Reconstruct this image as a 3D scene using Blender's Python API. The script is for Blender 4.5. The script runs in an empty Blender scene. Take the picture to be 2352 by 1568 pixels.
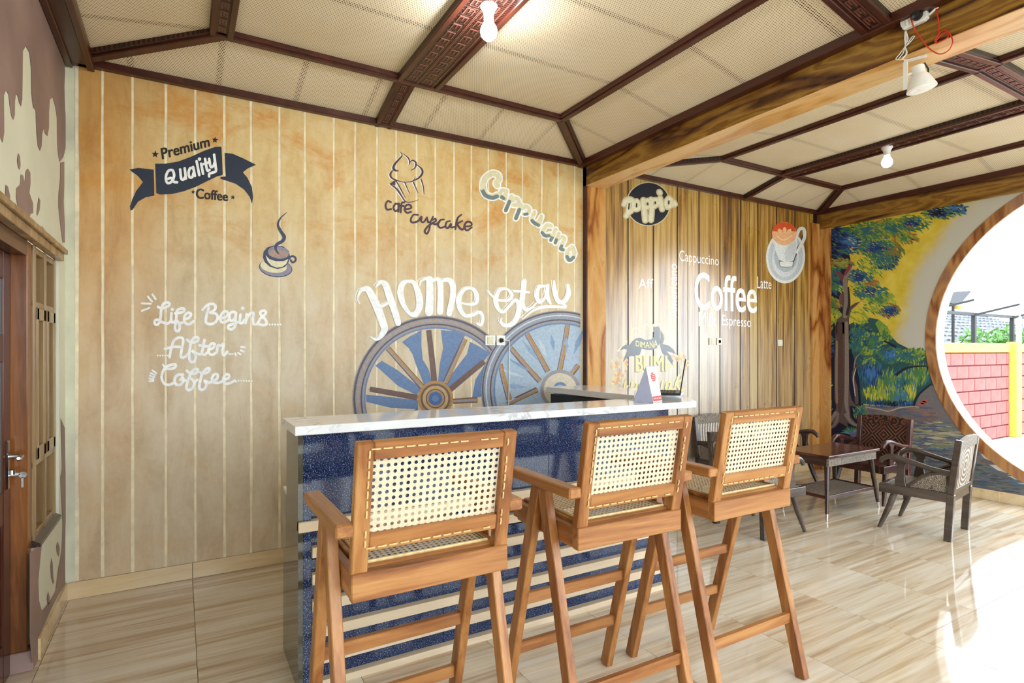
import bpy, bmesh, math, random
from mathutils import Vector, Matrix, Euler
random.seed(7)
SC = bpy.context.scene
COL = SC.collection

# ------------------------------------------------------------------ camera
F, CX, HY, EYE = 1307.0, 1176.0, 805.0, 1.45       # focal length / horizon in a 2352x1568 frame, eye height
YAW = math.radians(30.2)
S, C = math.sin(YAW), math.cos(YAW)
cam_d = bpy.data.cameras.new('camera')
cam_d.sensor_width = 36.0
cam_d.lens = 36.0 * F / 2352.0
cam_d.shift_y = (HY - 784.0) / 2352.0
cam_d.clip_start = 0.05
cam_o = bpy.data.objects.new('camera', cam_d)
COL.objects.link(cam_o)
cam_o.location = (0, 0, EYE)
cam_o.rotation_euler = (math.pi / 2, 0, -YAW)
SC.camera = cam_o

# ------------------------------------------------------------------ world, exposure
w = bpy.data.worlds.new('world'); SC.world = w
w.use_nodes = True
bg = w.node_tree.nodes['Background']
bg.inputs[0].default_value = (0.81, 0.91, 1.0, 1)
bg.inputs[1].default_value = 3.0
vs = SC.view_settings
vs.view_transform = 'Standard'; vs.look = 'None'; vs.gamma = 1.0; vs.use_curve_mapping = False
vs.exposure = 1.12

# ------------------------------------------------------------------ room measures
XL, XR, YW = -0.58, 6.79, 4.16          # left wall, right wall, back wall
YF = -1.6                               # open side behind the camera, kept shallow so more daylight gets in
Z0, Z1 = 3.15, 3.275                    # ceiling at the walls / raised field

def ray(px, py):
    u = (px - CX) / F; v = (HY - py) / F
    return Vector((S + u * C, C - u * S, v))
def onY(px, py, Y):
    r = ray(px, py); t = Y / r.y
    return Vector((r.x * t, Y, EYE + r.z * t))
def onX(px, py, X):
    r = ray(px, py); t = X / r.x
    return Vector((X, r.y * t, EYE + r.z * t))

# ------------------------------------------------------------------ object helpers
def lin(c):
    r = []
    for v in c[:3]:
        v /= 255.0
        r.append(v / 12.92 if v <= 0.04045 else ((v + 0.055) / 1.055) ** 2.4)
    return (*r, 1.0)

def pmat(o):
    return Matrix.Translation(o.location) @ o.rotation_euler.to_matrix().to_4x4()

def tag(o, label=None, cat=None, group=None, kind=None):
    if label: o['label'] = label
    if cat: o['category'] = cat
    if group: o['group'] = group
    if kind: o['kind'] = kind
    return o

def empty(name, loc=(0, 0, 0), rz=0.0, label=None, cat=None, group=None, kind=None):
    o = bpy.data.objects.new(name, None); COL.objects.link(o)
    o.empty_display_size = 0.1
    o.location = loc; o.rotation_euler = (0, 0, rz)
    return tag(o, label, cat, group, kind)

def attach(o, parent, world=True):
    if parent is None: return
    o.parent = parent
    if world and parent.type == 'EMPTY':
        o.matrix_parent_inverse = pmat(parent).inverted()

class MB:
    def __init__(s): s.v = []; s.f = []; s.c = []
    def add(s, vs, fs, col=None):
        n = len(s.v); s.v += [tuple(p) for p in vs]
        for f in fs:
            s.f.append(tuple(i + n for i in f)); s.c.append(col)
        return s
    def box(s, x0, x1, y0, y1, z0, z1, col=None):
        return s.add([(x0,y0,z0),(x1,y0,z0),(x1,y1,z0),(x0,y1,z0),(x0,y0,z1),(x1,y0,z1),(x1,y1,z1),(x0,y1,z1)],
                     [(3,2,1,0),(4,5,6,7),(0,1,5,4),(1,2,6,5),(2,3,7,6),(3,0,4,7)], col)
    def bar(s, p, q, w, h, up=(0, 0, 1), w2=None, h2=None, col=None):
        p, q = Vector(p), Vector(q); d = (q - p).normalized(); up = Vector(up)
        sd = d.cross(up)
        if sd.length < 1e-5: sd = d.cross(Vector((0, 1, 0)))
        sd.normalize(); u = sd.cross(d).normalized()
        w2 = w if w2 is None else w2; h2 = h if h2 is None else h2
        vs = []
        for c, a, b in ((p, w, h), (q, w2, h2)):
            for i, j in ((-1,-1),(1,-1),(1,1),(-1,1)):
                vs.append(c + sd * (i * a / 2) + u * (j * b / 2))
        return s.add(vs, [(3,2,1,0),(4,5,6,7),(0,1,5,4),(1,2,6,5),(2,3,7,6),(3,0,4,7)], col)
    def tube(s, pts, r, n=8, cap=True, col=None):
        pts = [Vector(p) for p in pts]
        rs = r if isinstance(r, (list, tuple)) else [r] * len(pts)
        prev = None; rings = []
        for i, p in enumerate(pts):
            d = (pts[min(i+1, len(pts)-1)] - pts[max(i-1, 0)]).normalized()
            if prev is None:
                a = Vector((0,0,1)) if abs(d.z) < 0.9 else Vector((1,0,0))
                sd = d.cross(a).normalized()
            else:
                sd = (prev - d * prev.dot(d)).normalized()
            prev = sd; u = d.cross(sd)
            rings.append([p + (sd * math.cos(2*math.pi*k/n) + u * math.sin(2*math.pi*k/n)) * rs[i] for k in range(n)])
        vs = [v for g in rings for v in g]; fs = []
        for i in range(len(rings)-1):
            for k in range(n):
                a, b = i*n+k, i*n+(k+1) % n
                fs.append((a, b, b+n, a+n))
        if cap:
            fs.append(tuple(range(n))[::-1]); fs.append(tuple(range((len(rings)-1)*n, len(rings)*n)))
        return s.add(vs, fs, col)
    def lathe(s, prof, n=20, o=(0,0,0), axis='Z', col=None):
        vs = []; fs = []
        for r, z in prof:
            for k in range(n):
                a = 2*math.pi*k/n
                x, y = r*math.cos(a), r*math.sin(a)
                p = (x, y, z) if axis == 'Z' else (x, z, y)
                vs.append((o[0]+p[0], o[1]+p[1], o[2]+p[2]))
        for i in range(len(prof)-1):
            for k in range(n):
                a, b = i*n+k, i*n+(k+1) % n
                fs.append((a, b, b+n, a+n))
        fs.append(tuple(range(n))[::-1]); fs.append(tuple(range((len(prof)-1)*n, len(prof)*n)))
        return s.add(vs, fs, col)
    def prism(s, poly, off, col=None):            # poly: list of 3D points, off: extrusion vector
        off = Vector(off); n = len(poly)
        vs = [Vector(p) for p in poly]; vs += [p + off for p in vs]
        fs = [tuple(range(n))[::-1], tuple(range(n, 2*n))]
        for i in range(n):
            j = (i+1) % n; fs.append((i, j, j+n, i+n))
        return s.add(vs, fs, col)
    def poly(s, pts, col=None):
        return s.add(pts, [tuple(range(len(pts)))], col)
    def build(s, name, mat, parent=None, bevel=0.0, smooth=False, world=True, fix=True):
        me = bpy.data.meshes.new(name)
        me.from_pydata([tuple(p) for p in s.v], [], s.f)
        if any(c is not None for c in s.c):
            at = me.color_attributes.new('Col', 'FLOAT_COLOR', 'CORNER')
            k = 0
            for fi, f in enumerate(s.f):
                cc = s.c[fi] or (1,1,1,1)
                for _ in f:
                    at.data[k].color = cc; k += 1
        if fix or bevel:
            bm = bmesh.new(); bm.from_mesh(me)
            if fix: bmesh.ops.recalc_face_normals(bm, faces=bm.faces[:])
            if bevel:
                es = [e for e in bm.edges if len(e.link_faces) == 2 and e.calc_face_angle(0) > 0.6]
                bmesh.ops.bevel(bm, geom=es, offset=bevel, segments=1, affect='EDGES', profile=0.5, clamp_overlap=True)
            bm.to_mesh(me); bm.free()
        if smooth:
            me.polygons.foreach_set('use_smooth', [True]*len(me.polygons))
            try: me.set_sharp_from_angle(angle=math.radians(40))
            except Exception: pass
        if mat is not None: me.materials.append(mat)
        o = bpy.data.objects.new(name, me); COL.objects.link(o)
        attach(o, parent, world)
        return o

def copy_tree(o, parent=None):
    kids = list(o.children)
    n = o.copy(); COL.objects.link(n)
    if parent is not None: n.parent = parent
    for k in kids: copy_tree(k, n)
    return n

# ------------------------------------------------------------------ materials
class NT:
    def __init__(s, name):
        s.m = bpy.data.materials.new(name); s.m.use_nodes = True
        s.t = s.m.node_tree; s.b = s.t.nodes['Principled BSDF']
    def n(s, typ, **kw):
        x = s.t.nodes.new(typ)
        for k, v in kw.items(): setattr(x, k, v)
        return x
    def l(s, a, b): s.t.links.new(a, b)
    def val(s, sock, v):
        if hasattr(v, 'links') or isinstance(v, bpy.types.NodeSocket): s.l(v, sock)
        else: sock.default_value = v
    def math(s, op, a, b=None, c=None, clamp=False):
        x = s.n('ShaderNodeMath', operation=op); x.use_clamp = clamp
        s.val(x.inputs[0], a)
        if b is not None: s.val(x.inputs[1], b)
        if c is not None: s.val(x.inputs[2], c)
        return x.outputs[0]
    def vmath(s, op, a, b=None, scale=None):
        x = s.n('ShaderNodeVectorMath', operation=op)
        s.val(x.inputs[0], a)
        if b is not None: s.val(x.inputs[1], b)
        if scale is not None: s.val(x.inputs[3], scale)
        return x.outputs['Value'] if op in ('LENGTH', 'DISTANCE', 'DOT_PRODUCT') else x.outputs[0]
    def obj(s): return s.n('ShaderNodeTexCoord').outputs['Object']
    def pos(s): return s.n('ShaderNodeNewGeometry').outputs['Position']
    def rnd(s): return s.n('ShaderNodeObjectInfo').outputs['Random']
    def noise(s, vec, scale=5, detail=4, rough=0.55, dist=0.0):
        x = s.n('ShaderNodeTexNoise'); s.l(vec, x.inputs['Vector'])
        x.inputs['Scale'].default_value = scale; x.inputs['Detail'].default_value = detail
        x.inputs['Roughness'].default_value = rough; x.inputs['Distortion'].default_value = dist
        return x.outputs[0]
    def mapping(s, vec, sc=(1,1,1), loc=(0,0,0), rot=(0,0,0)):
        x = s.n('ShaderNodeMapping'); s.l(vec, x.inputs[0])
        x.inputs['Scale'].default_value = sc; x.inputs['Location'].default_value = loc; x.inputs['Rotation'].default_value = rot
        return x.outputs[0]
    def ramp(s, fac, stops, interp='LINEAR'):
        x = s.n('ShaderNodeValToRGB'); s.l(fac, x.inputs[0]); x.color_ramp.interpolation = interp
        e = x.color_ramp.elements
        while len(e) < len(stops): e.new(0.5)
        for i, (p, c) in enumerate(stops):
            e[i].position = p; e[i].color = c if len(c) == 4 else (*c, 1)
        return x.outputs[0]
    def mix(s, f, a, b, blend='MIX'):
        x = s.n('ShaderNodeMix', data_type='RGBA', blend_type=blend)
        s.val(x.inputs[0], f); s.val(x.inputs[6], a); s.val(x.inputs[7], b)
        return x.outputs[2]
    def mrange(s, v, a, b, c=0.0, d=1.0, smooth=False):
        x = s.n('ShaderNodeMapRange'); x.interpolation_type = 'SMOOTHSTEP' if smooth else 'LINEAR'
        s.val(x.inputs[0], v); x.inputs[1].default_value = a; x.inputs[2].default_value = b
        x.inputs[3].default_value = c; x.inputs[4].default_value = d
        return x.outputs[0]
    def sep(s, v):
        x = s.n('ShaderNodeSeparateXYZ'); s.l(v, x.inputs[0]); return x.outputs
    def comb(s, x, y, z):
        n = s.n('ShaderNodeCombineXYZ')
        s.val(n.inputs[0], x); s.val(n.inputs[1], y); s.val(n.inputs[2], z); return n.outputs[0]
    def bump(s, h, strength=0.3, dist=0.01):
        x = s.n('ShaderNodeBump'); s.l(h, x.inputs['Height'])
        x.inputs['Strength'].default_value = strength; x.inputs['Distance'].default_value = dist
        s.l(x.outputs[0], s.b.inputs['Normal'])
    def fin(s, col=None, rough=0.5, spec=0.5, metal=0.0):
        if col is not None: s.val(s.b.inputs['Base Color'], col)
        s.val(s.b.inputs['Roughness'], rough)
        s.b.inputs['Specular IOR Level'].default_value = spec
        s.b.inputs['Metallic'].default_value = metal
        return s.m

def plain(name, rgb, rough=0.5, spec=0.4, metal=0.0, var=0.06, scale=14):
    t = NT(name); c = lin(rgb)
    nz = t.noise(t.obj(), scale, 3)
    d = tuple(x * (1 - 2.5 * var) for x in c[:3]) + (1,)
    u = tuple(min(1, x * (1 + 2.5 * var)) for x in c[:3]) + (1,)
    return t.fin(t.ramp(nz, [(0.3, d), (0.7, u)]), rough, spec, metal)

def emit(name, col, strength):
    t = NT(name); t.fin(col, 0.4)
    t.b.inputs['Emission Color'].default_value = col; t.b.inputs['Emission Strength'].default_value = strength
    return t.m

def wood(name, stops, axis='Y', freq=9.0, rough=0.35, spec=0.5, warp=1.2, use_pos=False, stretch=0.08):
    t = NT(name); v = t.pos() if use_pos else t.obj()
    sc = [1, 1, 1]; sc['XYZ'.index(axis)] = stretch
    r = t.vmath('ADD', v, t.comb(t.math('MULTIPLY', t.rnd(), 7.0), t.math('MULTIPLY', t.rnd(), 13.0), t.math('MULTIPLY', t.rnd(), 3.0))) if not use_pos else v
    m = t.mapping(r, sc)
    a = t.noise(m, freq, 5, 0.6, warp)
    b = t.noise(m, freq * 6, 3, 0.6, 0.3)
    f = t.math('ADD', t.math('MULTIPLY', a, 0.75), t.math('MULTIPLY', b, 0.25))
    t.bump(b, 0.08, 0.004)
    return t.fin(t.ramp(f, [(p, lin(c)) for p, c in stops]), rough, spec)

def vcol(name, rough=0.5, spec=0.3):
    t = NT(name); a = t.n('ShaderNodeAttribute', attribute_name='Col')
    nz = t.noise(t.pos(), 60, 3)
    c = t.mix(0.35, a.outputs['Color'], t.mix(1.0, a.outputs['Color'], t.ramp(nz, [(0.25, (0.55,0.55,0.55,1)), (0.75, (1.35,1.35,1.35,1))]), 'MULTIPLY'))
    return t.fin(c, rough, spec)

M = {}
# floor: polished wood-look tile
t = NT('floor_tile'); p = t.pos(); r = t.rnd()
off = t.vmath('ADD', p, t.comb(t.math('MULTIPLY', r, 9.0), t.math('MULTIPLY', r, 5.0), 0.0))
m1 = t.mapping(off, (0.55, 10.0, 1)); m2 = t.mapping(off, (1.1, 36.0, 1))
a = t.noise(m1, 1.0, 4, 0.6, 0.6); b = t.noise(m2, 1.0, 4, 0.65, 0.4)
f = t.math('ADD', t.math('MULTIPLY', a, 0.62), t.math('MULTIPLY', b, 0.38))
f = t.math('ADD', f, t.math('MULTIPLY', t.math('SUBTRACT', r, 0.5), 0.05))
M['tile'] = t.fin(t.ramp(f, [(0.30, lin((168,142,114))), (0.41, lin((192,168,138))), (0.50, lin((212,196,172))), (0.60, lin((224,214,196))), (0.74, lin((202,182,156)))]), 0.05, 0.5)
M['grout'] = plain('floor_grout', (142,124,102), 0.7, 0.2)
M['skirt'] = wood('skirting_tile', [(0.3,(196,164,118)),(0.5,(222,196,152)),(0.7,(233,214,178))], 'X', 7, 0.12, 0.5, 0.6, True, 0.1)
# back wall boards (painted plaster)
t = NT('painted_board'); p = t.pos(); x, y, z = t.sep(p)
n1 = t.noise(p, 1.1, 5, 0.6, 0.4); n2 = t.noise(t.mapping(p, (7, 7, 2.2)), 1.0, 5, 0.65, 0.5); n3 = t.noise(p, 26, 4, 0.7)
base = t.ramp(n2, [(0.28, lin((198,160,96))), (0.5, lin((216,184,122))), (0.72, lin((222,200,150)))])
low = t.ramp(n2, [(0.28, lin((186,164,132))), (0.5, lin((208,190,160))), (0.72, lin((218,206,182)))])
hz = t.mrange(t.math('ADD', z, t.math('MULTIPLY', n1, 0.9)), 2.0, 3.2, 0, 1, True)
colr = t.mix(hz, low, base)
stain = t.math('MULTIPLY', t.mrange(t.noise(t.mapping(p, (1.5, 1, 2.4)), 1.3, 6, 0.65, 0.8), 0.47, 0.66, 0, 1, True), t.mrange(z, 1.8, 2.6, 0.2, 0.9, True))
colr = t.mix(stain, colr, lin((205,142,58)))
st2 = t.mrange(t.noise(p, 0.8, 4, 0.6), 0.55, 0.7, 0, 0.45, True)
colr = t.mix(t.math('MULTIPLY', st2, t.mrange(z, 1.6, 0.6, 0.3, 1, True)), colr, lin((168,146,104)))
colr = t.mix(t.mrange(n3, 0.35, 0.7, 0.0, 0.25), colr, lin((230,214,178)))
leftm = t.math('MULTIPLY', t.mrange(t.math('ADD', x, t.math('MULTIPLY', n1, 0.6)), 0.45, -0.1, 0, 0.75, True), t.mrange(z, 0.8, 2.6, 0.25, 1.0, True))
colr = t.mix(leftm, colr, t.ramp(n2, [(0.3, lin((178,116,44))), (0.6, lin((208,152,74)))]))
M['board'] = t.fin(colr, 0.42, 0.3)
M['board_gap'] = plain('cream_line_paint', (238,224,190), 0.5, 0.3)
M['pale'] = plain('pale_plaster', (214,212,186), 0.6, 0.25, var=0.05, scale=5)
# plank mural, varnished
t = NT('painted_plank'); p = t.pos(); r = t.rnd(); x, y, z = t.sep(p)
off = t.vmath('ADD', p, t.comb(t.math('MULTIPLY', r, 4.0), 0.0, t.math('MULTIPLY', r, 9.0)))
a = t.noise(t.mapping(off, (16, 1, 0.9)), 1.0, 4, 0.6, 0.4); b = t.noise(t.mapping(off, (34, 1, 1.1)), 1.0, 3, 0.6, 0.5)
f = t.math('ADD', t.math('ADD', t.math('MULTIPLY', a, 0.6), t.math('MULTIPLY', b, 0.4)), t.math('MULTIPLY', t.math('SUBTRACT', r, 0.5), 0.12))
colr = t.ramp(f, [(0.32, lin((70,44,20))), (0.42, lin((138,92,34))), (0.50, lin((178,134,56))), (0.60, lin((200,164,88))), (0.72, lin((190,170,118)))])
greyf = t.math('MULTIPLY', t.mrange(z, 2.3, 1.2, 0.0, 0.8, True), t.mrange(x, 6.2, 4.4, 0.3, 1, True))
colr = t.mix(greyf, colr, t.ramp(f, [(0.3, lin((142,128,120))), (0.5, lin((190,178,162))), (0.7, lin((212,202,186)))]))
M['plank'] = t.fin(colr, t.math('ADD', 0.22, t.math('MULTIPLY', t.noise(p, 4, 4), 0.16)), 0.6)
M['plank'].node_tree.nodes['Principled BSDF'].inputs['Coat Weight'].default_value = 0.7
M['plank'].node_tree.nodes['Principled BSDF'].inputs['Coat Roughness'].default_value = 0.2
M['plank'].node_tree.nodes['Principled BSDF'].inputs['Coat IOR'].default_value = 1.8
M['plank_gap'] = plain('dark_gap_paint', (40,26,26), 0.4, 0.4)
M['cream_wall'] = plain('cream_wall', (226,224,200), 0.6, 0.3, var=0.02, scale=3)
M['choc'] = plain('chocolate_paint', (150,124,116), 0.55, 0.3, var=0.08, scale=2.5)
# painted timber look (beam, posts, ring)
def flow(name, axis, stops, freq=3.0):
    t = NT(name); p = t.pos()
    sc = [1.5, 1.5, 1.5]; sc['XYZ'.index(axis)] = 0.30
    m = t.mapping(p, tuple(sc))
    w1 = t.noise(m, freq, 2, 0.45, 0.8)
    sw = t.math('FRACT', t.math('MULTIPLY', w1, 3.2))
    tri = t.math('ABSOLUTE', t.math('SUBTRACT', t.math('MULTIPLY', sw, 2.0), 1.0))
    fine = t.noise(t.mapping(p, tuple(8*k for k in sc)), freq, 3, 0.6)
    f = t.math('ADD', t.math('MULTIPLY', tri, 0.6), t.math('MULTIPLY', fine, 0.4))
    return t.fin(t.ramp(f, [(q, lin(c)) for q, c in stops]), 0.22, 0.5)
amber = [(0.16,(44,18,10)),(0.30,(96,56,20)),(0.45,(132,92,34)),(0.62,(158,118,48)),(0.75,(120,78,30)),(0.9,(152,110,46))]
M['beam'] = flow('painted_timber_beam', 'Y', amber)
M['post'] = flow('painted_timber_post', 'Z', [(0.12,(96,48,18)),(0.3,(160,96,40)),(0.5,(196,140,72)),(0.75,(206,158,96)),(0.95,(150,96,50))])
M['soffit'] = flow('painted_timber_soffit', 'Y', [(0.15,(196,140,72)),(0.4,(226,178,112)),(0.7,(236,196,140)),(0.95,(206,150,90))])
M['rim'] = flow('painted_ring', 'Z', [(0.12,(104,62,36)),(0.3,(150,98,58)),(0.5,(186,136,84)),(0.7,(166,120,84)),(0.95,(130,96,82))])
# ceiling
for lay_ in 'xy':
    t = NT('cane_sheet_' + lay_); p = t.obj(); x, y, z = t.sep(p); s_ = 0.0135
    gx = t.math('DIVIDE', x, s_); gy = t.math('DIVIDE', y, s_)
    row = t.math('MODULO', t.math('FLOOR', gy), 2.0)
    gx2 = t.math('ADD', gx, t.math('MULTIPLY', t.math('ABSOLUTE', row), 0.5))
    fx = t.math('SUBTRACT', t.math('FRACT', gx2), 0.5); fy = t.math('SUBTRACT', t.math('FRACT', gy), 0.5)
    d2 = t.math('SQRT', t.math('ADD', t.math('MULTIPLY', fx, fx), t.math('MULTIPLY', fy, fy)))
    bandx = t.math('ABSOLUTE', t.math('SUBTRACT', t.math('FRACT', t.math('DIVIDE', t.math('ADD', x, 10.13), 0.47)), 0.5))
    bandy = t.math('ABSOLUTE', t.math('SUBTRACT', t.math('FRACT', t.math('DIVIDE', t.math('ADD', y, 10.0), 0.62)), 0.5))
    bnd = t.mrange(bandx, 0.45, 0.47) if lay_ == 'x' else t.mrange(bandy, 0.455, 0.475)
    rad = t.math('ADD', 0.23, t.math('MULTIPLY', bnd, 0.08))
    hole = t.math('SUBTRACT', 1.0, t.mrange(t.math('SUBTRACT', d2, rad), -0.05, 0.05))
    dep = t.math('ADD', 0.72, t.math('MULTIPLY', bnd, 0.28))
    n = t.noise(p, 2.0, 4)
    colr = t.mix(t.math('MULTIPLY', hole, dep), t.ramp(n, [(0.3, lin((232,214,182))), (0.7, lin((242,228,200)))]), lin((70,48,30)))
    M['cane_sheet_' + lay_] = t.fin(colr, 0.6, 0.25)
M['moulding'] = wood('dark_moulding', [(0.25,(44,18,12)),(0.5,(70,32,22)),(0.75,(96,48,34))], 'Y', 8, 0.3, 0.5)
t = NT('carved_moulding'); p = t.obj()
br = t.n('ShaderNodeTexBrick'); t.l(t.mapping(p, (1,1,1)), br.inputs['Vector'])
br.inputs['Scale'].default_value = 14; br.inputs['Mortar Size'].default_value = 0.055; br.inputs['Brick Width'].default_value = 0.9; br.inputs['Row Height'].default_value = 0.22
br.inputs['Color1'].default_value = lin((84,42,32)); br.inputs['Color2'].default_value = lin((66,32,26)); br.inputs['Mortar'].default_value = lin((24,10,8))
wv = t.n('ShaderNodeTexChecker'); t.l(p, wv.inputs[0]); wv.inputs['Scale'].default_value = 26
t.bump(br.outputs['Fac'], 0.5, 0.004)
M['carved'] = t.fin(br.outputs['Color'], 0.32, 0.5)
M['fret'] = plain('fret_relief', (112,66,54), 0.3, 0.5, 0, 0.08)
M['slab_roof'] = plain('roof_slab', (120,110,100), 0.8, 0.1)
# furniture
teak = [(0.30,(92,48,20)),(0.43,(138,84,40)),(0.55,(166,112,60)),(0.72,(188,140,88))]
M['teak'] = {ax: wood('teak_'+ax, teak, ax, 10, 0.33, 0.5) for ax in 'XYZ'}
M['cane'] = plain('woven_cane', (208,194,166), 0.5, 0.35, var=0.07, scale=120)
M['cord'] = plain('cane_cord', (212,184,130), 0.45, 0.4, var=0.08, scale=60)
M['carve_w'] = {}
def carved(name, dark, mid, light, scale=26, rings=None):
    t = NT(name); v = t.obj()
    if rings:
        d = t.vmath('LENGTH', t.vmath('MULTIPLY', t.vmath('SUBTRACT', v, rings[0]), rings[1]))
        f = t.math('ADD', t.math('MULTIPLY', t.math('SINE', t.math('MULTIPLY', d, rings[2])), 0.3), 0.5)
        f = t.math('ADD', t.math('MULTIPLY', f, 0.7), t.math('MULTIPLY', t.noise(v, 90, 2), 0.35))
    else:
        vo = t.n('ShaderNodeTexVoronoi', feature='F1'); t.l(v, vo.inputs['Vector']); vo.inputs['Scale'].default_value = scale
        f = t.math('ADD', t.math('MULTIPLY', t.math('SINE', t.math('MULTIPLY', vo.outputs[0], 22.0)), 0.3), 0.5)
    t.bump(f, 0.6, 0.006)
    return t.fin(t.ramp(f, [(0.25, lin(dark)), (0.55, lin(mid)), (0.85, lin(light))]), 0.42, 0.4)
M['ebony'] = wood('dark_stained_wood', [(0.3,(38,26,22)),(0.5,(58,40,32)),(0.75,(84,60,48))], 'Y', 8, 0.25, 0.6)
M['glare_greyed'] = wood('glare_greyed_dark_wood', [(0.3,(50,40,35)),(0.5,(72,60,52)),(0.75,(100,88,80))], 'Y', 8, 0.22, 0.7)  # dark wood with the sky's sheen put into its colour as grey
M['carv_light'] = carved('carved_pale_panel', (60,44,34), (150,134,116), (214,204,190), 30, ((0,-0.25,0.56),(1.0,1.0,1.0),170.0))  # pale carved panel, rings drawn in dark and light tones
M['carv_grey'] = carved('carved_grey_wood', (48,36,28), (122,104,86), (196,184,166), 60)
M['carv_dark'] = carved('carved_dark_wood', (30,16,12), (74,40,28), (120,74,54), 14)
M['tabletop'] = wood('polished_table_top', [(0.3,(52,28,24)),(0.55,(84,46,36)),(0.8,(112,66,48))], 'X', 6, 0.16, 0.6)
M['brass'] = plain('pale_metal_tip', (200,196,188), 0.3, 0.5, 0.8, 0.02)
# counter
t = NT('white_marble'); p = t.pos()
n1 = t.noise(t.mapping(p, (1.4, 3.0, 3.0), rot=(0.3, 0.2, 0.5)), 1.6, 6, 0.6, 1.6)
v = t.math('SUBTRACT', 1.0, t.mrange(t.math('ABSOLUTE', t.math('SUBTRACT', n1, 0.5)), 0.0, 0.035))
cl = t.noise(p, 2.2, 4)
v = t.math('MULTIPLY', v, t.mrange(cl, 0.45, 0.62, 0.0, 0.75))
M['marble'] = t.fin(t.mix(v, t.ramp(cl, [(0.3, lin((226,228,232))), (0.7, lin((240,241,243)))]), lin((128,132,140))), 0.08, 0.5)
t = NT('blue_granite'); p = t.pos()
vo = t.noise(p, 240, 2, 0.7)
n2 = t.noise(p, 3, 3)
colr = t.ramp(vo, [(0.36, lin((8,14,34))), (0.5, lin((20,34,70))), (0.59, lin((54,76,118))), (0.68, lin((150,168,196)))])
M['granite'] = t.fin(colr, 0.07, 0.6)
M['dark_granite'] = plain('dark_polished_granite', (74,72,60), 0.05, 0.8, 0, 0.1, 60)
M['slat'] = wood('pale_slat', [(0.3,(206,184,152)),(0.6,(224,206,178)),(0.8,(236,222,200))], 'X', 8, 0.4, 0.4)
M['black'] = plain('black_plastic_and_shade', (22,22,24), 0.35, 0.5, 0, 0.05)
M['white_pl'] = plain('white_plastic', (236,236,232), 0.35, 0.5, 0, 0.01)
M['paper'] = plain('white_card', (240,240,242), 0.6, 0.3, 0, 0.01)
M['lav'] = plain('lavender_card', (176,180,206), 0.6, 0.3, 0, 0.02)
M['red'] = plain('red_print', (214,70,64), 0.6, 0.3, 0, 0.04)
M['redwire'] = plain('red_wire', (206,54,36), 0.4, 0.4, 0, 0.03)
M['chrome'] = plain('chrome', (214,216,220), 0.14, 0.5, 1.0, 0.02)
M['doorwood'] = wood('door_timber', [(0.25,(66,34,12)),(0.45,(112,62,20)),(0.6,(148,88,32)),(0.8,(174,116,52))], 'Z', 7, 0.24, 0.55, 2.0)
M['darkdoor'] = wood('door_leaf_timber', [(0.3,(50,22,14)),(0.55,(82,40,24)),(0.8,(110,60,36))], 'Z', 7, 0.25, 0.55)
M['sash'] = wood('window_timber', [(0.3,(122,92,56)),(0.55,(158,128,88)),(0.8,(186,160,120))], 'Z', 8, 0.25, 0.5)
t = NT('window_glass'); M['glass'] = t.fin((0.16,0.17,0.17,1), 0.04, 0.8)
# outdoors
M['block'] = plain('pink_block', (214,104,100), 0.8, 0.2, 0, 0.06, 5)
M['mortar'] = plain('dark_mortar', (92,56,58), 0.9, 0.1)
M['yellow'] = plain('yellow_paint', (238,204,92), 0.6, 0.3, 0, 0.04)
M['ground'] = plain('outdoor_paving', (172,168,156), 0.8, 0.2, 0, 0.08, 3)
M['rooftile'] = plain('pale_roof_tile', (104,106,110), 0.8, 0.2, 0, 0.22, 9)
M['steel'] = plain('dark_steel', (44,44,48), 0.5, 0.4, 0.2, 0.05)
M['leafg'] = plain('bush_leaves', (96,140,70), 0.6, 0.3, 0, 0.15, 9)
M['mural'] = vcol('mural_paint', 0.45, 0.35)
def paint(name, rgb, rough=0.45): return plain(name, rgb, rough, 0.35, 0, 0.04, 30)
M['p_glaze'] = paint('glazed_white_paint', (244,244,242), 0.3)
for k_, v_ in (('Coat Weight', .7), ('Coat Roughness', .2), ('Coat IOR', 1.8)): M['p_glaze'].node_tree.nodes['Principled BSDF'].inputs[k_].default_value = v_
M['mural_glaze'] = vcol('glazed_mural_paint', 0.3)
for k_, v_ in (('Coat Weight', .7), ('Coat Roughness', .2), ('Coat IOR', 1.8)): M['mural_glaze'].node_tree.nodes['Principled BSDF'].inputs[k_].default_value = v_
M['p_white'] = paint('white_paint', (244,244,242)); M['p_black'] = paint('black_paint', (34,28,26))
M['p_navy'] = paint('navy_paint', (36,44,62)); M['p_plum'] = paint('plum_paint', (76,54,62))
M['p_cream'] = paint('cream_paint', (224,216,178)); M['p_grey'] = paint('grey_green_paint', (116,132,130))

# ================================================================== SETTING
# ---- floor: every tile its own piece
TS, TX0, TY0 = 0.628, 0.065, 4.16 - 0.628 * 7 - 0.2
floor = MB().box(XL - 0.15, XR + 0.17, YF, YW + 0.05, -0.06, -0.012).build('floor', M['grout'])
tag(floor, 'polished wood-look tile floor of the cafe terrace', None, None, 'structure')
tile_mesh = {}
def tile_piece(w_, d_):
    k = (round(w_, 3), round(d_, 3))
    if k not in tile_mesh:
        o = MB().box(0.0012, w_ - 0.0012, 0.0012, d_ - 0.0012, -0.012, 0.0).build('floor_tile', M['tile'])
        COL.objects.unlink(o); tile_mesh[k] = o.data; bpy.data.objects.remove(o)
    return tile_mesh[k]
xs = sorted({XL - 0.15, XR + 0.16} | {TX0 + TS * k for k in range(-1, 12) if XL - 0.15 < TX0 + TS * k < XR + 0.16})
ys = sorted({YF, YW} | {TY0 + TS * k for k in range(-12, 12) if YF < TY0 + TS * k < YW})
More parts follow.
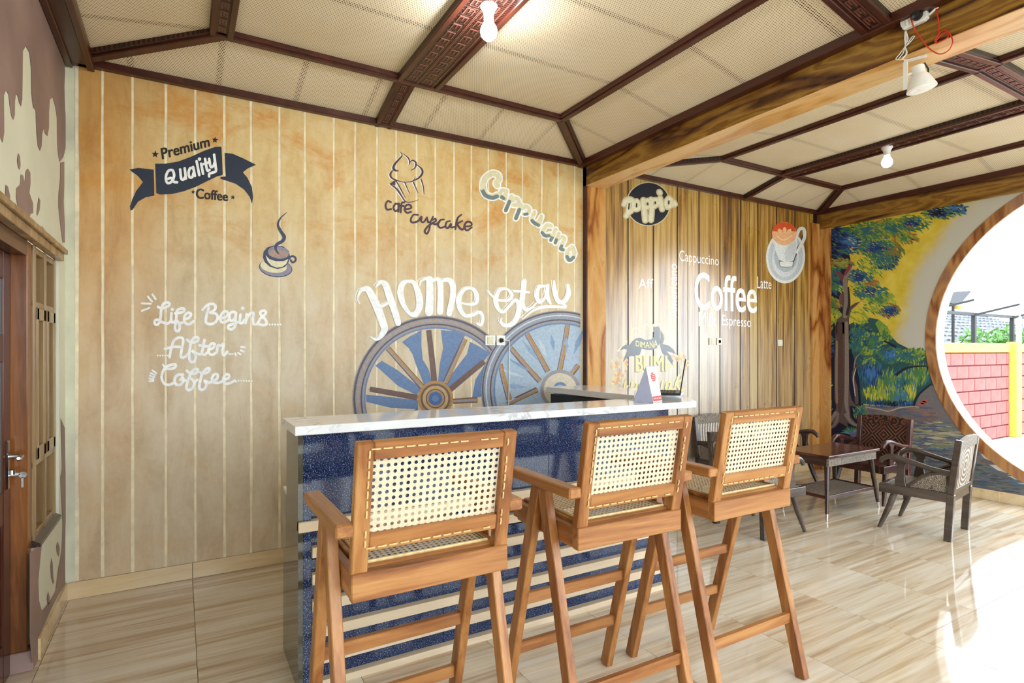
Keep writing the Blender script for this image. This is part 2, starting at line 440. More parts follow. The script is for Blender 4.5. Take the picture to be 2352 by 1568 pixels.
for i in range(len(xs) - 1):
    for j in range(len(ys) - 1):
        o = bpy.data.objects.new('floor_tile', tile_piece(xs[i+1] - xs[i], ys[j+1] - ys[j]))
        COL.objects.link(o); o.location = (xs[i], ys[j], 0); o.parent = floor
# ---- back wall
wall_back = MB().box(XL - 0.2, XR + 0.16, YW + 0.004, YW + 0.16, 0, 3.45).build('wall_back', M['pale'])
tag(wall_back, 'long back wall painted with boards, lettering and murals', None, None, 'structure')
LN = [178, 236, 305, 381, 449, 516, 577, 642, 701, 767, 816, 866, 910, 957, 1000, 1043, 1083, 1122, 1163, 1200, 1245, 1282, 1320]
bx = [onY(p_, 700, YW).x for p_ in LN]
MB().box(bx[0] - 0.012, 3.17, YW + 0.002, YW + 0.0045, 0.1, 3.15).build('cream_line_ground', M['board_gap'], wall_back)
bx.append(3.172)
for i in range(len(bx) - 1):
    a_, b_ = bx[i] + 0.0075, bx[i+1] - 0.0075
    rows = 14; l_ = []; r_ = []
    for k in range(rows + 1):
        z = 0.10 + (3.16 - 0.10) * k / rows
        l_.append((a_ + random.uniform(-.002, .002), z)); r_.append((b_ + random.uniform(-.002, .002), z))
    pts = [(x, YW + 0.002, z) for x, z in l_] + [(x, YW + 0.002, z) for x, z in reversed(r_)]
    MB().prism(pts, (0, -0.002, 0)).build('painted_board', M['board'], wall_back)
PN = [1386, 1442, 1500, 1555, 1580, 1605, 1653, 1700, 1722, 1740, 1783, 1825, 1868]
bx = [onY(p_, 700, YW).x for p_ in PN]
MB().box(3.36, XR, YW + 0.002, YW + 0.0045, 0.1, 3.15).build('dark_gap_ground', M['plank_gap'], wall_back)
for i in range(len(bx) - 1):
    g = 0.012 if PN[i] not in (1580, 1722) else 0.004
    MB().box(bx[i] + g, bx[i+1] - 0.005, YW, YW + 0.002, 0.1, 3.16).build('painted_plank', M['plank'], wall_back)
# skirting tiles along the back wall
base_back = MB().box(XL, XR, YW - 0.006, YW + 0.004, 0, 0.098).build('baseboard_back', M['grout'])
tag(base_back, 'skirting of wood-look tile strips along the back wall', None, None, 'structure')
xs2 = [XL] + [TX0 + TS * k for k in range(-1, 11) if XL + 0.02 < TX0 + TS * k < XR] + [XR]
for i in range(len(xs2) - 1):
    MB().box(xs2[i] + .0015, xs2[i+1] - .0015, YW - 0.012, YW - 0.004, 0.001, 0.1).build('skirting_tile', M['skirt'], base_back, 0.0015)
# ---- left wall with the recess for door and side window
wl = MB()
wl.box(XL - 0.16, XL, 3.96, YW + 0.01, 0, 3.45)
wl.box(XL - 0.16, XL, YF, 3.96, 2.02, 3.45)
wl.box(XL - 0.16, XL, 3.40, 3.96, 0, 0.53)
wl.box(XL - 0.16, XL, YF, 2.30, 0, 2.02)
wall_left = wl.build('wall_left', M['cream_wall'])
tag(wall_left, 'cream left wall with chocolate drips painted down it', None, None, 'structure')
def onL(p_, off=0.0015): return onX(p_[0], p_[1], XL + off)
def crop(x0, y0, s_, pts): return [(x0 + s_ * a_, y0 + s_ * b_) for a_, b_ in pts]
drip = crop(0, 0, 0.3571, [(-30,-200),(275,0),(310,80),(350,200),(415,370),(420,460),(415,560),(418,650),(425,800),(428,930),(415,985),(408,1010),(385,1040),(378,1015),(372,960),(368,850),(368,760),(355,680),(338,625),(322,640),(316,720),(316,820),(306,876),(292,860),(280,828),(272,860),(268,940),(258,970),(245,945),(236,860),(230,710),(213,690),(203,600),(201,440),(190,340),(165,296),(148,330),(146,500),(144,640),(136,685),(124,660),(115,620),(104,602),(97,650),(96,740),(86,773),(74,745),(64,680),(56,610),(40,580),(26,612),(27,720),(28,850),(18,918),(6,890),(-20,840),(-60,600),(-90,0)])
dr = MB().poly([onL(p_) for p_ in drip])
def blob(pts): dr.poly([onL(p_) for p_ in pts])
blob(crop(0,0,.3571,[(118,985),(128,1000),(133,1060),(128,1092),(118,1080),(110,1030)]))
blob(crop(0,0,.3571,[(38,1188),(52,1200),(66,1260),(64,1300),(48,1296),(34,1240)]))
blob(crop(0,0,.3571,[(135,1120),(150,1130),(160,1180),(166,1100),(180,1085),(196,1110),(197,1180),(190,1240),(214,1310),(214,1370),(198,1375),(190,1400),(208,1425),(220,1440),(222,1500),(205,1525),(150,1470),(100,1420),(86,1350),(92,1300),(116,1330),(104,1270),(106,1210),(130,1190)]))
blob(crop(0,0,.3571,[(250,1268),(260,1290),(256,1350),(240,1390),(236,1370),(243,1310)]))
blob(crop(0,0,.3571,[(268,1448),(284,1470),(293,1530),(286,1540),(272,1490)]))
blob(crop(0,0,.3571,[(388,1045),(414,1040),(414,1200),(410,1300),(418,1440),(418,1560),(404,1560),(392,1470),(376,1330),(378,1240),(388,1150)]))
K6 = 0.3876
blob(crop(0,960,K6,[(360,0),(385,60),(388,300),(395,480),(388,640),(386,900),(388,980),(345,1050),(300,1140),(225,1310),(222,1420),(190,1450),(176,1300),(176,800),(250,735),(240,830),(228,960),(232,1080),(248,1140),(268,1120),(290,1090),(310,1060),(330,1020),(345,900),(366,780),(372,640),(364,480),(358,350),(368,300)]))
blob(crop(0,960,K6,[(342,730),(354,770),(350,820),(338,800),(334,760)]))
blob(crop(0,960,K6,[(305,830),(313,860),(316,940),(321,970),(314,985),(303,940),(299,880)]))
blob(crop(0,960,K6,[(286,1025),(295,1060),(293,1100),(282,1102),(277,1070)]))
dr.build('painted_chocolate_drip', M['choc'], wall_left)
base_left = MB().box(XL, XL + 0.012, 3.42, YW - 0.012, 0.001, 0.1).box(XL, XL + 0.012, YF, 2.3, 0.001, 0.1).build('baseboard_left', M['skirt'], None, 0.0015)
tag(base_left, 'tile skirting at the foot of the left wall', None, None, 'structure')
# ---- door
door = empty('door_1', (XL - 0.08, 2.8, 0), 0, 'brown panelled timber door with chrome lever handle', None, None, 'structure')
XD = XL - 0.085
MB().box(XL - 0.15, XL - 0.02, 3.33, 3.42, 0.09, 1.95).build('door_jamb', M['doorwood'], door, 0.004)
MB().box(XL - 0.15, XL - 0.02, 2.30, 2.38, 0.0, 1.95).build('door_jamb', M['doorwood'], door, 0.004)
MB().box(XL - 0.16, XL + 0.002, 3.322, 3.432, 0.0, 0.09).build('jamb_plinth', M['choc'], door, 0.004)
MB().box(XL - 0.15, XL - 0.02, 2.38, 3.33, 1.88, 1.96).build('door_head', M['darkdoor'], door, 0.003)
lf = MB().box(XD - 0.04, XD - 0.004, 2.39, 3.325, 0.005, 1.88).build('door_leaf', M['darkdoor'], door, 0.003)
st = MB()
for y0_, y1_ in ((2.39, 2.50), (2.80, 2.92), (3.215, 3.325)): st.box(XD - 0.006, XD + 0.006, y0_, y1_, 0.005, 1.88)
for z0_, z1_ in ((0.005, 0.18), (0.70, 0.84), (1.40, 1.52), (1.76, 1.88)): st.box(XD - 0.006, XD + 0.005, 2.39, 3.325, z0_, z1_)
st.build('door_stiles', M['darkdoor'], lf, 0.003)
for y0_, y1_ in ((2.50, 2.80), (2.92, 3.215)):
    MB().box(XD - 0.006, XD + 0.001, y0_ + .03, y1_ - .03, 0.22, 0.66).build('door_panel', M['darkdoor'], lf, 0.006)
    MB().box(XD - 0.005, XD - 0.002, y0_, y1_, 0.84, 1.40).build('door_pane', M['glass'], lf)
    MB().box(XD - 0.005, XD - 0.002, y0_, y1_, 1.52, 1.76).build('door_pane', M['glass'], lf)
hd = MB().box(XD + 0.005, XD + 0.013, 3.250, 3.292, 0.84, 1.055).build('handle_plate', M['chrome'], lf, 0.006)
MB().tube([(XD+.012, 3.27, .985), (XD+.05, 3.27, .985), (XD+.058, 3.255, .985), (XD+.060, 3.20, .980), (XD+.066, 3.16, .990)], [.011, .010, .010, .009, .006], 10).build('lever', M['chrome'], hd, 0, True)
MB().lathe([(.013, 0), (.013, .02), (.010, .022)], 14, (XD + .022, 3.27, .905)).build('key_cylinder', M['chrome'], hd, 0, True)
ky = MB(); ky.box(XD+.012, XD+.05, 3.268, 3.272, .900, .910); ky.lathe([(.001,-.002),(.014,-.002),(.014,.002),(.001,.002)], 14, (XD+.06, 3.27, .900), 'Y'); ky.box(XD+.055, XD+.062, 3.268, 3.272, .845, .890)
ky.build('key', M['chrome'], hd)
# moulded head board over door and window
hb = MB(); hb.box(XL - 0.02, XL + 0.020, 2.22, 3.985, 1.945, 1.985); hb.box(XL - 0.02, XL + 0.035, 2.20, 4.0, 1.985, 2.012); hb.box(XL - 0.02, XL + 0.010, 2.22, 3.985, 2.012, 2.03)
tag(hb.build('trim_1', M['sash'], None, 0.003), 'moulded timber head board over the door and side window', None, None, 'structure')
# ---- side window
win = empty('window_1', (XL - 0.03, 3.68, 0.53), 0, 'narrow timber side window of two columns of panes', None, None, 'structure')
WX0, WX1 = XL - 0.075, XL - 0.012
ya, yb, yc = 3.42, 3.685, 3.955
fr = MB()
for y_, ww in ((ya, .045), (yb - .02, .04), (yc - .04, .04)): fr.box(WX0, WX1, y_, y_ + ww, 0.56, 1.945)
for z_ in (0.56, 0.90, 1.655, 1.915): fr.box(WX0 + .004, WX1 - .004, ya, yc, z_, z_ + 0.03)
fr.build('window_frame', M['sash'], win, 0.003)
MB().prism([(XL - .08, 3.42, .60), (XL + .012, 3.42, .545), (XL + .012, 3.42, .53), (XL - .08, 3.42, .53)], (0, .54, 0)).build('window_sill', M['ebony'], win)
for (z0_, z1_, sash_) in ((.59, .90, 0), (.93, 1.655, 1), (1.685, 1.915, 0)):
    for (y0_, y1_) in ((ya + .045, yb - .02), (yb + .02, yc - .04)):
        MB().box(WX0 + .012, WX0 + .018, y0_, y1_, z0_, z1_).build('window_pane', M['glass'], win)
        if sash_:
            s2 = MB()
            s2.box(WX0 + .018, WX1 + .004, y0_, y0_ + .045, z0_, z1_); s2.box(WX0 + .018, WX1 + .004, y1_ - .045, y1_, z0_, z1_)
            s2.box(WX0 + .018, WX1 + .004, y0_, y1_, z0_, z0_ + .06); s2.box(WX0 + .018, WX1 + .004, y0_, y1_, z1_ - .06, z1_)
            s2.build('window_sash', M['sash'], win, 0.004)
# ---- right wall with the round opening
CY, CZ, RO, RR_ = 1.46, 1.57, 1.445, 1.535
t = NT('right_wall_paint'); p = t.pos()
d = t.vmath('DISTANCE', t.vmath('MULTIPLY', p, (0, 1, 1)), (0, CY, CZ))
nz = t.noise(p, 1.6, 4); d = t.math('ADD', d, t.math('MULTIPLY', t.math('SUBTRACT', nz, 0.5), 0.35))
yl = t.mrange(d, 1.66, 1.86, 0, 1, True)
M['rwall'] = t.fin(t.mix(yl, lin((198,196,184)), t.ramp(t.noise(p, 7, 3), [(0.3, lin((206,178,46))), (0.7, lin((224,204,84)))])), 0.5, 0.3)
NA = 96
angs = [2 * math.pi * k / NA for k in range(NA)]
def rect_pt(a_):
    cy, cz = math.cos(a_), math.sin(a_); ts = []
    if cy > 1e-9: ts.append((YW + .01 - CY) / cy)
    if cy < -1e-9: ts.append((YF - CY) / cy)
    if cz > 1e-9: ts.append((3.45 - CZ) / cz)
    if cz < -1e-9: ts.append((0 - CZ) / cz)
    t_ = min(ts); return (CY + cy * t_, CZ + cz * t_)
angs += [math.atan2(z_ - CZ, y_ - CY) % (2 * math.pi) for y_ in (YF, YW + .01) for z_ in (0, 3.45)]
angs.sort(); NA = len(angs)
v_, f_ = [], []
for X_ in (XR, XR + 0.16):
    for a_ in angs: v_.append((X_, CY + RO * math.cos(a_), CZ + RO * math.sin(a_)))
    for a_ in angs: v_.append((X_, *rect_pt(a_)))
for k in range(NA):
    j = (k + 1) % NA
    f_.append((k, j, NA + j, NA + k)); f_.append((2*NA + k, 3*NA + k, 3*NA + j, 2*NA + j)); f_.append((k, 2*NA + k, 2*NA + j, j))
    f_.append((NA + k, NA + j, 3*NA + j, 3*NA + k))
wall_right = MB().add(v_, f_).build('wall_right', M['rwall'])
tag(wall_right, 'right wall with a painted forest mural around a round opening', None, None, 'structure')
win2 = empty('window_2', (XR, CY, CZ - RO), 0, 'large round open window ringed with painted timber', None, None, 'structure')
def ring(x0, x1, r0, r1, n=96):
    v, f = [], []
    for X_ in (x0, x1):
        for r_ in (r0, r1):
            for k in range(n):
                a_ = 2*math.pi*k/n; v.append((X_, CY + r_*math.cos(a_), CZ + r_*math.sin(a_)))
    for k in range(n):
        j = (k+1) % n
        for q in ((0,1),(1,3),(3,2),(2,0)): f.append((q[0]*n+k, q[0]*n+j, q[1]*n+j, q[1]*n+k))
    return MB().add(v, f)
ring(XR - 0.006, XR + 0.01, RO - 0.004, RR_).build('painted_ring', M['rim'], win2, 0, True)
M['reveal'] = plain('white_reveal', (232,226,218), 0.5, 0.3, 0, 0.03, 4)
ring(XR + 0.004, XR + 0.17, RO - 0.008, RO + 0.004).build('opening_reveal', M['reveal'], win2, 0, True)
br_ = MB().box(XR - 0.012, XR + 0.002, 1.46 + .9, YW - .012, 0.001, 0.1).build('baseboard_right', M['skirt'], None, 0.0015)
MB().box(XR - 0.012, XR + 0.002, YF, 1.46 - .9, 0.001, 0.1).build('skirting_tile', M['skirt'], br_, 0.0015)
MB().box(XR - 0.010, XR + 0.002, .56, 2.36, 0.001, 0.1).build('skirting_tile', M['skirt'], br_)
tag(br_, 'tile skirting along the foot of the mural wall', None, None, 'structure')
# ---- painted posts and beams
BX0, BX1, BZ = 3.17, 3.38, 2.94
bm_ = MB().box(BX0, BX1, YF, YW, BZ + .002, 3.45).build('trim_2', M['beam'])
tag(bm_, 'deep ceiling beam painted like flowing timber grain', None, None, 'structure')
MB().box(BX0 - .001, BX1 + .001, YF, YW - .05, BZ, BZ + .004).build('beam_soffit', M['soffit'], bm_)
pt = MB().box(BX0 + .012, BX1 + .015, YW - 0.05, YW + .004, 0, BZ).build('trim_3', M['post'])
tag(pt, 'slim painted timber post on the back wall under the beam', None, None, 'structure')
MB().box(BX0, BX0 + .0135, YW - 0.05, YW + .004, 0, 3.16).build('post_edge', M['moulding'], pt)
pt = MB().box(XR - 0.17, XR, YW - 0.03, YW + .004, 0, 3.0).box(XR - .03, XR, YW - .16, YW - .03, 0, 2.93).build('trim_4', M['post'])
tag(pt, 'painted timber post in the corner beside the mural', None, None, 'structure')
rb = MB().box(XR - 0.03, XR + .002, YF, YW, 2.93, 3.2).build('trim_5', M['beam'])
tag(rb, 'painted timber band along the top of the mural wall', None, None, 'structure')
# ---- ceiling
ceil = MB().box(XL - .2, XR + .2, YF - .3, YW + .2, 3.45, 3.55).build('ceiling', M['slab_roof'])  # unseen slab above the cane panels, stops light leaking in
tag(ceil, 'tray ceiling of woven cane sheets between carved dark mouldings', None, None, 'structure')
def panel(pts, lay_='y'): MB().poly(pts).build('cane_panel', M['cane_sheet_' + lay_], ceil, fix=False)
def mould(p_, q_, w_, t_=0.035, rail=True, carve=False, lift=0.0):
    p_, q_ = Vector(p_), Vector(q_); p_.z += lift; q_.z += lift
    m_ = MB(); dn = Vector((0, 0, -1))
    m_.bar(p_ + dn * (t_*.25), q_ + dn * (t_*.25), w_, t_ * .9)
    o = m_.build('ceiling_moulding', M['carved'] if carve else M['moulding'], ceil, 0.003)
    if rail:
        d_ = (q_ - p_).normalized(); sd = d_.cross(Vector((0,0,1))).normalized()
        if carve and w_ > 0.1:
            L_ = (q_ - p_).length; fm = MB(); rows = (-.22, .12) if w_ > .2 else (0.0,)
            for rr in rows:
                for e_ in ((-.055, .055) if w_ > .2 else (-.028, .028)):
                    c_ = sd * (rr * w_ + e_) + dn * (t_*.72)
                    fm.bar(p_ + c_, q_ + c_, .005, .006)
                for k in range(int(L_ / .085)):
                    b_ = p_ + d_ * (.04 + .085 * k) + sd * (rr * w_) + dn * (t_*.72)
                    for g in (-.018, 0, .018):
                        fm.bar(b_ + d_*.004 + sd*g*(1.3 if w_ > .2 else .8), b_ + d_*(.058 if g else .036) + sd*g*(1.3 if w_ > .2 else .8), .006, .006)
                    fm.bar(b_ - sd*.026*(1 if w_ > .2 else .7), b_ + sd*.026*(1 if w_ > .2 else .7), .006, .006)
            fm.build('carved_fret', M['fret'], o, fix=False)['kind'] = 'stuff'
        if w_ > 0.1:
            for s_ in (-1, 1):
                MB().bar(p_ + sd*s_*(w_/2 - .018) + dn*(t_*.7), q_ + sd*s_*(w_/2 - .018) + dn*(t_*.7), 0.034, t_*.7).build('moulding_bead', M['moulding'], o, 0.004)
        else:
            MB().bar(p_ + dn*(t_*.75), q_ + dn*(t_*.75), w_*.55, t_*.55).build('moulding_bead', M['moulding'], o, 0.005)
    return o
YI, YX = 3.645, 1.60
for (Xa, Xi, Xj, Xb, xm0, xm1) in ((XL, .20, 2.57, BX0, 1.235, 1.535), (BX1, 4.41, 6.36, XR, 5.27, 5.50)):
    xm = (xm0 + xm1) / 2; sw = 0.13 if Xa < 0 else 0.10
    xs_ = xm0 + .07 if Xa < 0 else xm
    panel([(Xa, YW, Z0), (Xi, YI, Z1), (xm, YI, Z1), (xm, YW, Z0)], 'x'); panel([(xm, YW, Z0), (xm, YI, Z1), (Xj, YI, Z1), (Xb, YW, Z0)], 'x')
    for y0_, y1_ in ((YX, YW), (YF, YX)):
        yi = YI if y1_ == YW else y1_
        panel([(Xa, y0_, Z0), (Xi, y0_, Z1), (Xi, yi, Z1), (Xa, y1_, Z0)])
        panel([(Xj, y0_, Z1), (Xb, y0_, Z0), (Xb, y1_, Z0), (Xj, yi, Z1)])
        panel([(Xi, y0_, Z1), (xm, y0_, Z1), (xm, yi, Z1), (Xi, yi, Z1)])
        panel([(xm, y0_, Z1), (Xj, y0_, Z1), (Xj, yi, Z1), (xm, yi, Z1)])
    # rails around the raised field
    mould((Xi - .03, YI, Z1), (Xj + .03, YI, Z1), 0.075, 0.04)
    mould((Xi, YF, Z1), (Xi, YI, Z1), 0.125 if Xa < 0 else 0.08, 0.04, True, Xa < 0)
    mould((Xj, YF, Z1), (Xj, YI, Z1), 0.08, 0.04)
    mould((xm, YF, Z1), (xm, YI, Z1), xm1 - xm0, 0.04, True, True, -.002)
    mould((xs_, YI, Z1), (xs_, YW, Z0), sw, 0.04, True, True)
    mould((Xa + .02, YW - .02, Z0), (Xi, YI, Z1), 0.10, 0.04, True, True)
    mould((Xb - .02, YW - .02, Z0), (Xj, YI, Z1), 0.10, 0.04, True, True)
    # rails at the walls
    mould((Xa, YW - .022, Z0), (Xb, YW - .022, Z0), 0.045, 0.05, False)
    mould((Xa + (.07 if Xa < 0 else .022), YF, Z0), (Xa + (.07 if Xa < 0 else .022), YW, Z0), 0.14 if Xa < 0 else .045, 0.05, Xa < 0)
    mould((Xb - .03, YF, Z0), (Xb - .03, YW, Z0), 0.06, 0.06, False)
    # cross members following the tray
    mould((Xa, YX, Z0), (Xi, YX, Z1), 0.15, 0.045, True, True); mould((Xi, YX, Z1), (Xj, YX, Z1), 0.15, 0.045, True, True, -.004); mould((Xj, YX, Z1), (Xb, YX, Z0), 0.15, 0.045, True, True)
# ---- open side of the terrace behind the camera, unseen pillars added for reflections
for n_, x_ in enumerate((XL - .05, 1.5, 4.9, XR)):
    o = MB().box(x_ - .1, x_ + .1, YF - .1, YF + .1, 0, 3.45).build('trim_%d' % (6 + n_), M['post'], None, 0.01)
    tag(o, 'added unseen pillar at the open side, there to be reflected', None, None, 'structure')

# ================================================================== FURNITURE
# ---- bar counter
CF, CBK, CXL, CXR = 2.545, 2.85, 0.43, 2.62        # front, back, left end, right end of the counter body
bar = empty('bar_counter', (1.5, 2.7, 0), 0, 'blue speckled granite bar counter with pale horizontal slats', 'bar counter')
MB().box(CXL + .02, CXR, CF + .035, CBK, 0, 1.09).build('counter_body', M['granite'], bar)
MB().box(CXL, CXL + .02, CF, CBK, 0, 1.09).build('end_panel', M['dark_granite'], bar)
MB().box(CXL + .02, CXL + .055, CF, CF + .034, 0, 1.09).build('front_stile', M['granite'], bar, .001)
tx = CXL + .055
for k in range(4):
    x1 = min(tx + 0.62, CXR)
    for z0_, z1_ in ((0.0, 0.545), (0.55, 1.09)):
        MB().box(tx + .001, x1 - .001, CF + .022, CF + .036, z0_, z1_).build('granite_tile', M['granite'], bar, .001)
    tx = x1
    if tx >= CXR: break
for k in range(7):
    z = 0.70 - 0.1155 * k
    if z < 0.005: break
    MB().box(CXL + (.0 if k == 0 else .056), CXR - .06, CF - .018, CF + .023, z - .022, z + .022).build('slat', M['slat'], bar, .002)
MB().box(CXL, CXR, CBK + .001, CBK + .10, 0, 0.77).build('back_ledge', M['dark_granite'], bar)
MB().box(CXL, CXR, CBK + .001, CBK + .11, 0.77, 0.79).build('ledge_top', M['marble'], bar, .002)
MB().box(2.66, 2.95, CBK + .06, 3.93, 0, 1.09).build('return_body', M['black'], bar)  # granite return coloured black to stand for the shadow on it
top = empty('countertop', (1.6, 2.7, 1.09), 0, 'white grey-veined marble worktop running along the bar', 'countertop')
MB().box(CXL - .015, 2.64, CF - .02, CBK + .035, 1.091, 1.13).build('marble_slab', M['marble'], top, .002)
MB().prism([(2.641, CF - .02, 1.091), (2.82, CF - .02, 1.091), (3.10, 2.87, 1.091), (3.10, CBK + .035, 1.091), (2.641, CBK + .035, 1.091)], (0, 0, .039)).build('corner_slab', M['marble'], top, .002)
MB().box(2.63, 3.10, CBK + .036, 3.95, 1.105, 1.15).build('return_slab', M['marble'], top, .002)

# ---- tent card on the bar
card = empty('tent_card', (2.56, 2.62, 1.131), 0, 'white folded tent card with red circle print on the marble bar', 'card')
fl_, fr_ = Vector((2.495, 2.570, 1.1315)), Vector((2.612, 2.612, 1.1315))
nv = Vector((-(fr_ - fl_).y, (fr_ - fl_).x, 0)).normalized()
ap = nv * 0.045 + Vector((0, 0, .222)); th = nv * .002
MB().prism([fl_, fr_, fr_ + ap - (fr_-fl_)*.04, fl_ + ap + (fr_-fl_)*.04 - (fr_-fl_)*.1], th).build('front_leaf', M['paper'], card)
bl_, br2 = fl_ + nv * .13 - (fr_-fl_)*.1, fr_ + nv * .13
MB().prism([bl_, br2, fr_ + ap, fl_ + ap - (fr_-fl_)*.08], -th).build('back_leaf', M['lav'], card)
MB().prism([fl_ + nv*.004, bl_ - nv*.004, fl_ + ap - (fr_-fl_)*.08 - Vector((0,0,.004))], (fr_-fl_)*.01).build('side_gusset', M['lav'], card)
def cardpt(a_, b_): return fl_ + (fr_ - fl_) * (a_ - .06*b_*(1-a_)) + ap * b_ - nv * .0012
cp = MB().poly([cardpt(.5 + .24*math.cos(k*math.pi/12), .70 + .13*math.sin(k*math.pi/12)) for k in range(24)]); cp.build('red_roundel', M['red'], card)
lw = MB()
for k in range(4): lw.poly([cardpt(.32, .62 + .05*k) - nv*.0006, cardpt(.66, .64 + .05*k) - nv*.0006, cardpt(.66, .648 + .05*k) - nv*.0006, cardpt(.32, .628 + .05*k) - nv*.0006])
for k in range(5): lw.poly([cardpt(.10 + .18*k, .09) - nv*.0012, cardpt(.18 + .18*k, .09) - nv*.0012, cardpt(.18 + .18*k, .125) - nv*.0012, cardpt(.10 + .18*k, .125) - nv*.0012])
lw.build('white_print', M['p_white'], card)['kind'] = 'stuff'
MB().poly([cardpt(.01, .035), cardpt(.99, .035), cardpt(.99, .17), cardpt(.01, .17)]).build('red_band', M['red'], card)
gp = MB()
for a_, b_ in ((.25,.3),(.3,.24),(.72,.93),(.8,.88),(.5,.97),(.2,.34)): gp.poly([cardpt(a_-.04,b_), cardpt(a_,b_-.012), cardpt(a_+.05,b_), cardpt(a_,b_+.014)])
for k in range(5): gp.poly([cardpt(.35,.44-.025*k), cardpt(.68,.44-.025*k), cardpt(.68,.434-.025*k), cardpt(.35,.434-.025*k)])
gp.build('grey_print', M['p_grey'], card)['kind'] = 'stuff'
# ---- laptop
lap = empty('laptop', (2.97, 2.81, 1.13), 0, 'open dark laptop seen edge-on at the end of the bar', 'laptop')
h0 = Vector((2.856, 2.690, 1.1515)); hd_ = Vector((.736, .677, 0)); nd = Vector((-.677, .736, 0))
MB().prism([h0, h0 + hd_*.31, h0 + hd_*.31 + nd*.22, h0 + nd*.22], (0, 0, .016)).build('laptop_base', M['black'], lap, .002)
kb = MB()
for i in range(5):
    for j in range(12):
        q = h0 + hd_*(.02 + j*.0228) + nd*(.035 + i*.022) + Vector((0,0,.016))
        kb.prism([q, q + hd_*.019, q + hd_*.019 + nd*.018, q + nd*.018], (0, 0, .0015))
kb.build('keyboard', M['steel'], lap)
lean = Vector((0,0,.225)) - nd * .035
sc_ = MB().prism([h0 + Vector((0,0,.016)), h0 + hd_*.31 + Vector((0,0,.016)), h0 + hd_*.31 + lean + Vector((0,0,.016)), h0 + lean + Vector((0,0,.016))], nd * .008).build('laptop_lid', M['black'], lap, .001)
o0 = h0 + Vector((0,0,.016)) + nd*.0085
MB().poly([o0 + hd_*.012 + lean*.07, o0 + hd_*.298 + lean*.07, o0 + hd_*.298 + lean*.95, o0 + hd_*.012 + lean*.95]).build('screen', M['glass'], sc_)

# ---- bar stools (local: faces +Y, origin on the floor)
def cane_grid(name, p00, ux, uy, nx, ny, r, parent, mat):
    # woven sheet with real round holes; p00 corner, ux/uy full extent vectors
    p00, ux, uy = Vector(p00), Vector(ux), Vector(uy); m_ = MB()
    for i in range(nx):
        for j in range(ny):
            c_ = [(0,0),(.5,0),(1,0),(1,.5),(1,1),(.5,1),(0,1),(0,.5)]
            vs_ = [p00 + ux*((i+a_)/nx) + uy*((j+b_)/ny) for a_, b_ in c_]
            cc = p00 + ux*((i+.5)/nx) + uy*((j+.5)/ny)
            ex, ey = ux.normalized()*r, uy.normalized()*r
            vs_ += [cc + ex*math.cos(-2.356 + k*.7854) + ey*math.sin(-2.356 + k*.7854) for k in range(8)]
            m_.add(vs_, [(k, (k+1) % 8, 8 + (k+1) % 8, 8 + k) for k in range(8)])
    return m_.build(name, mat, parent, fix=False, world=False)
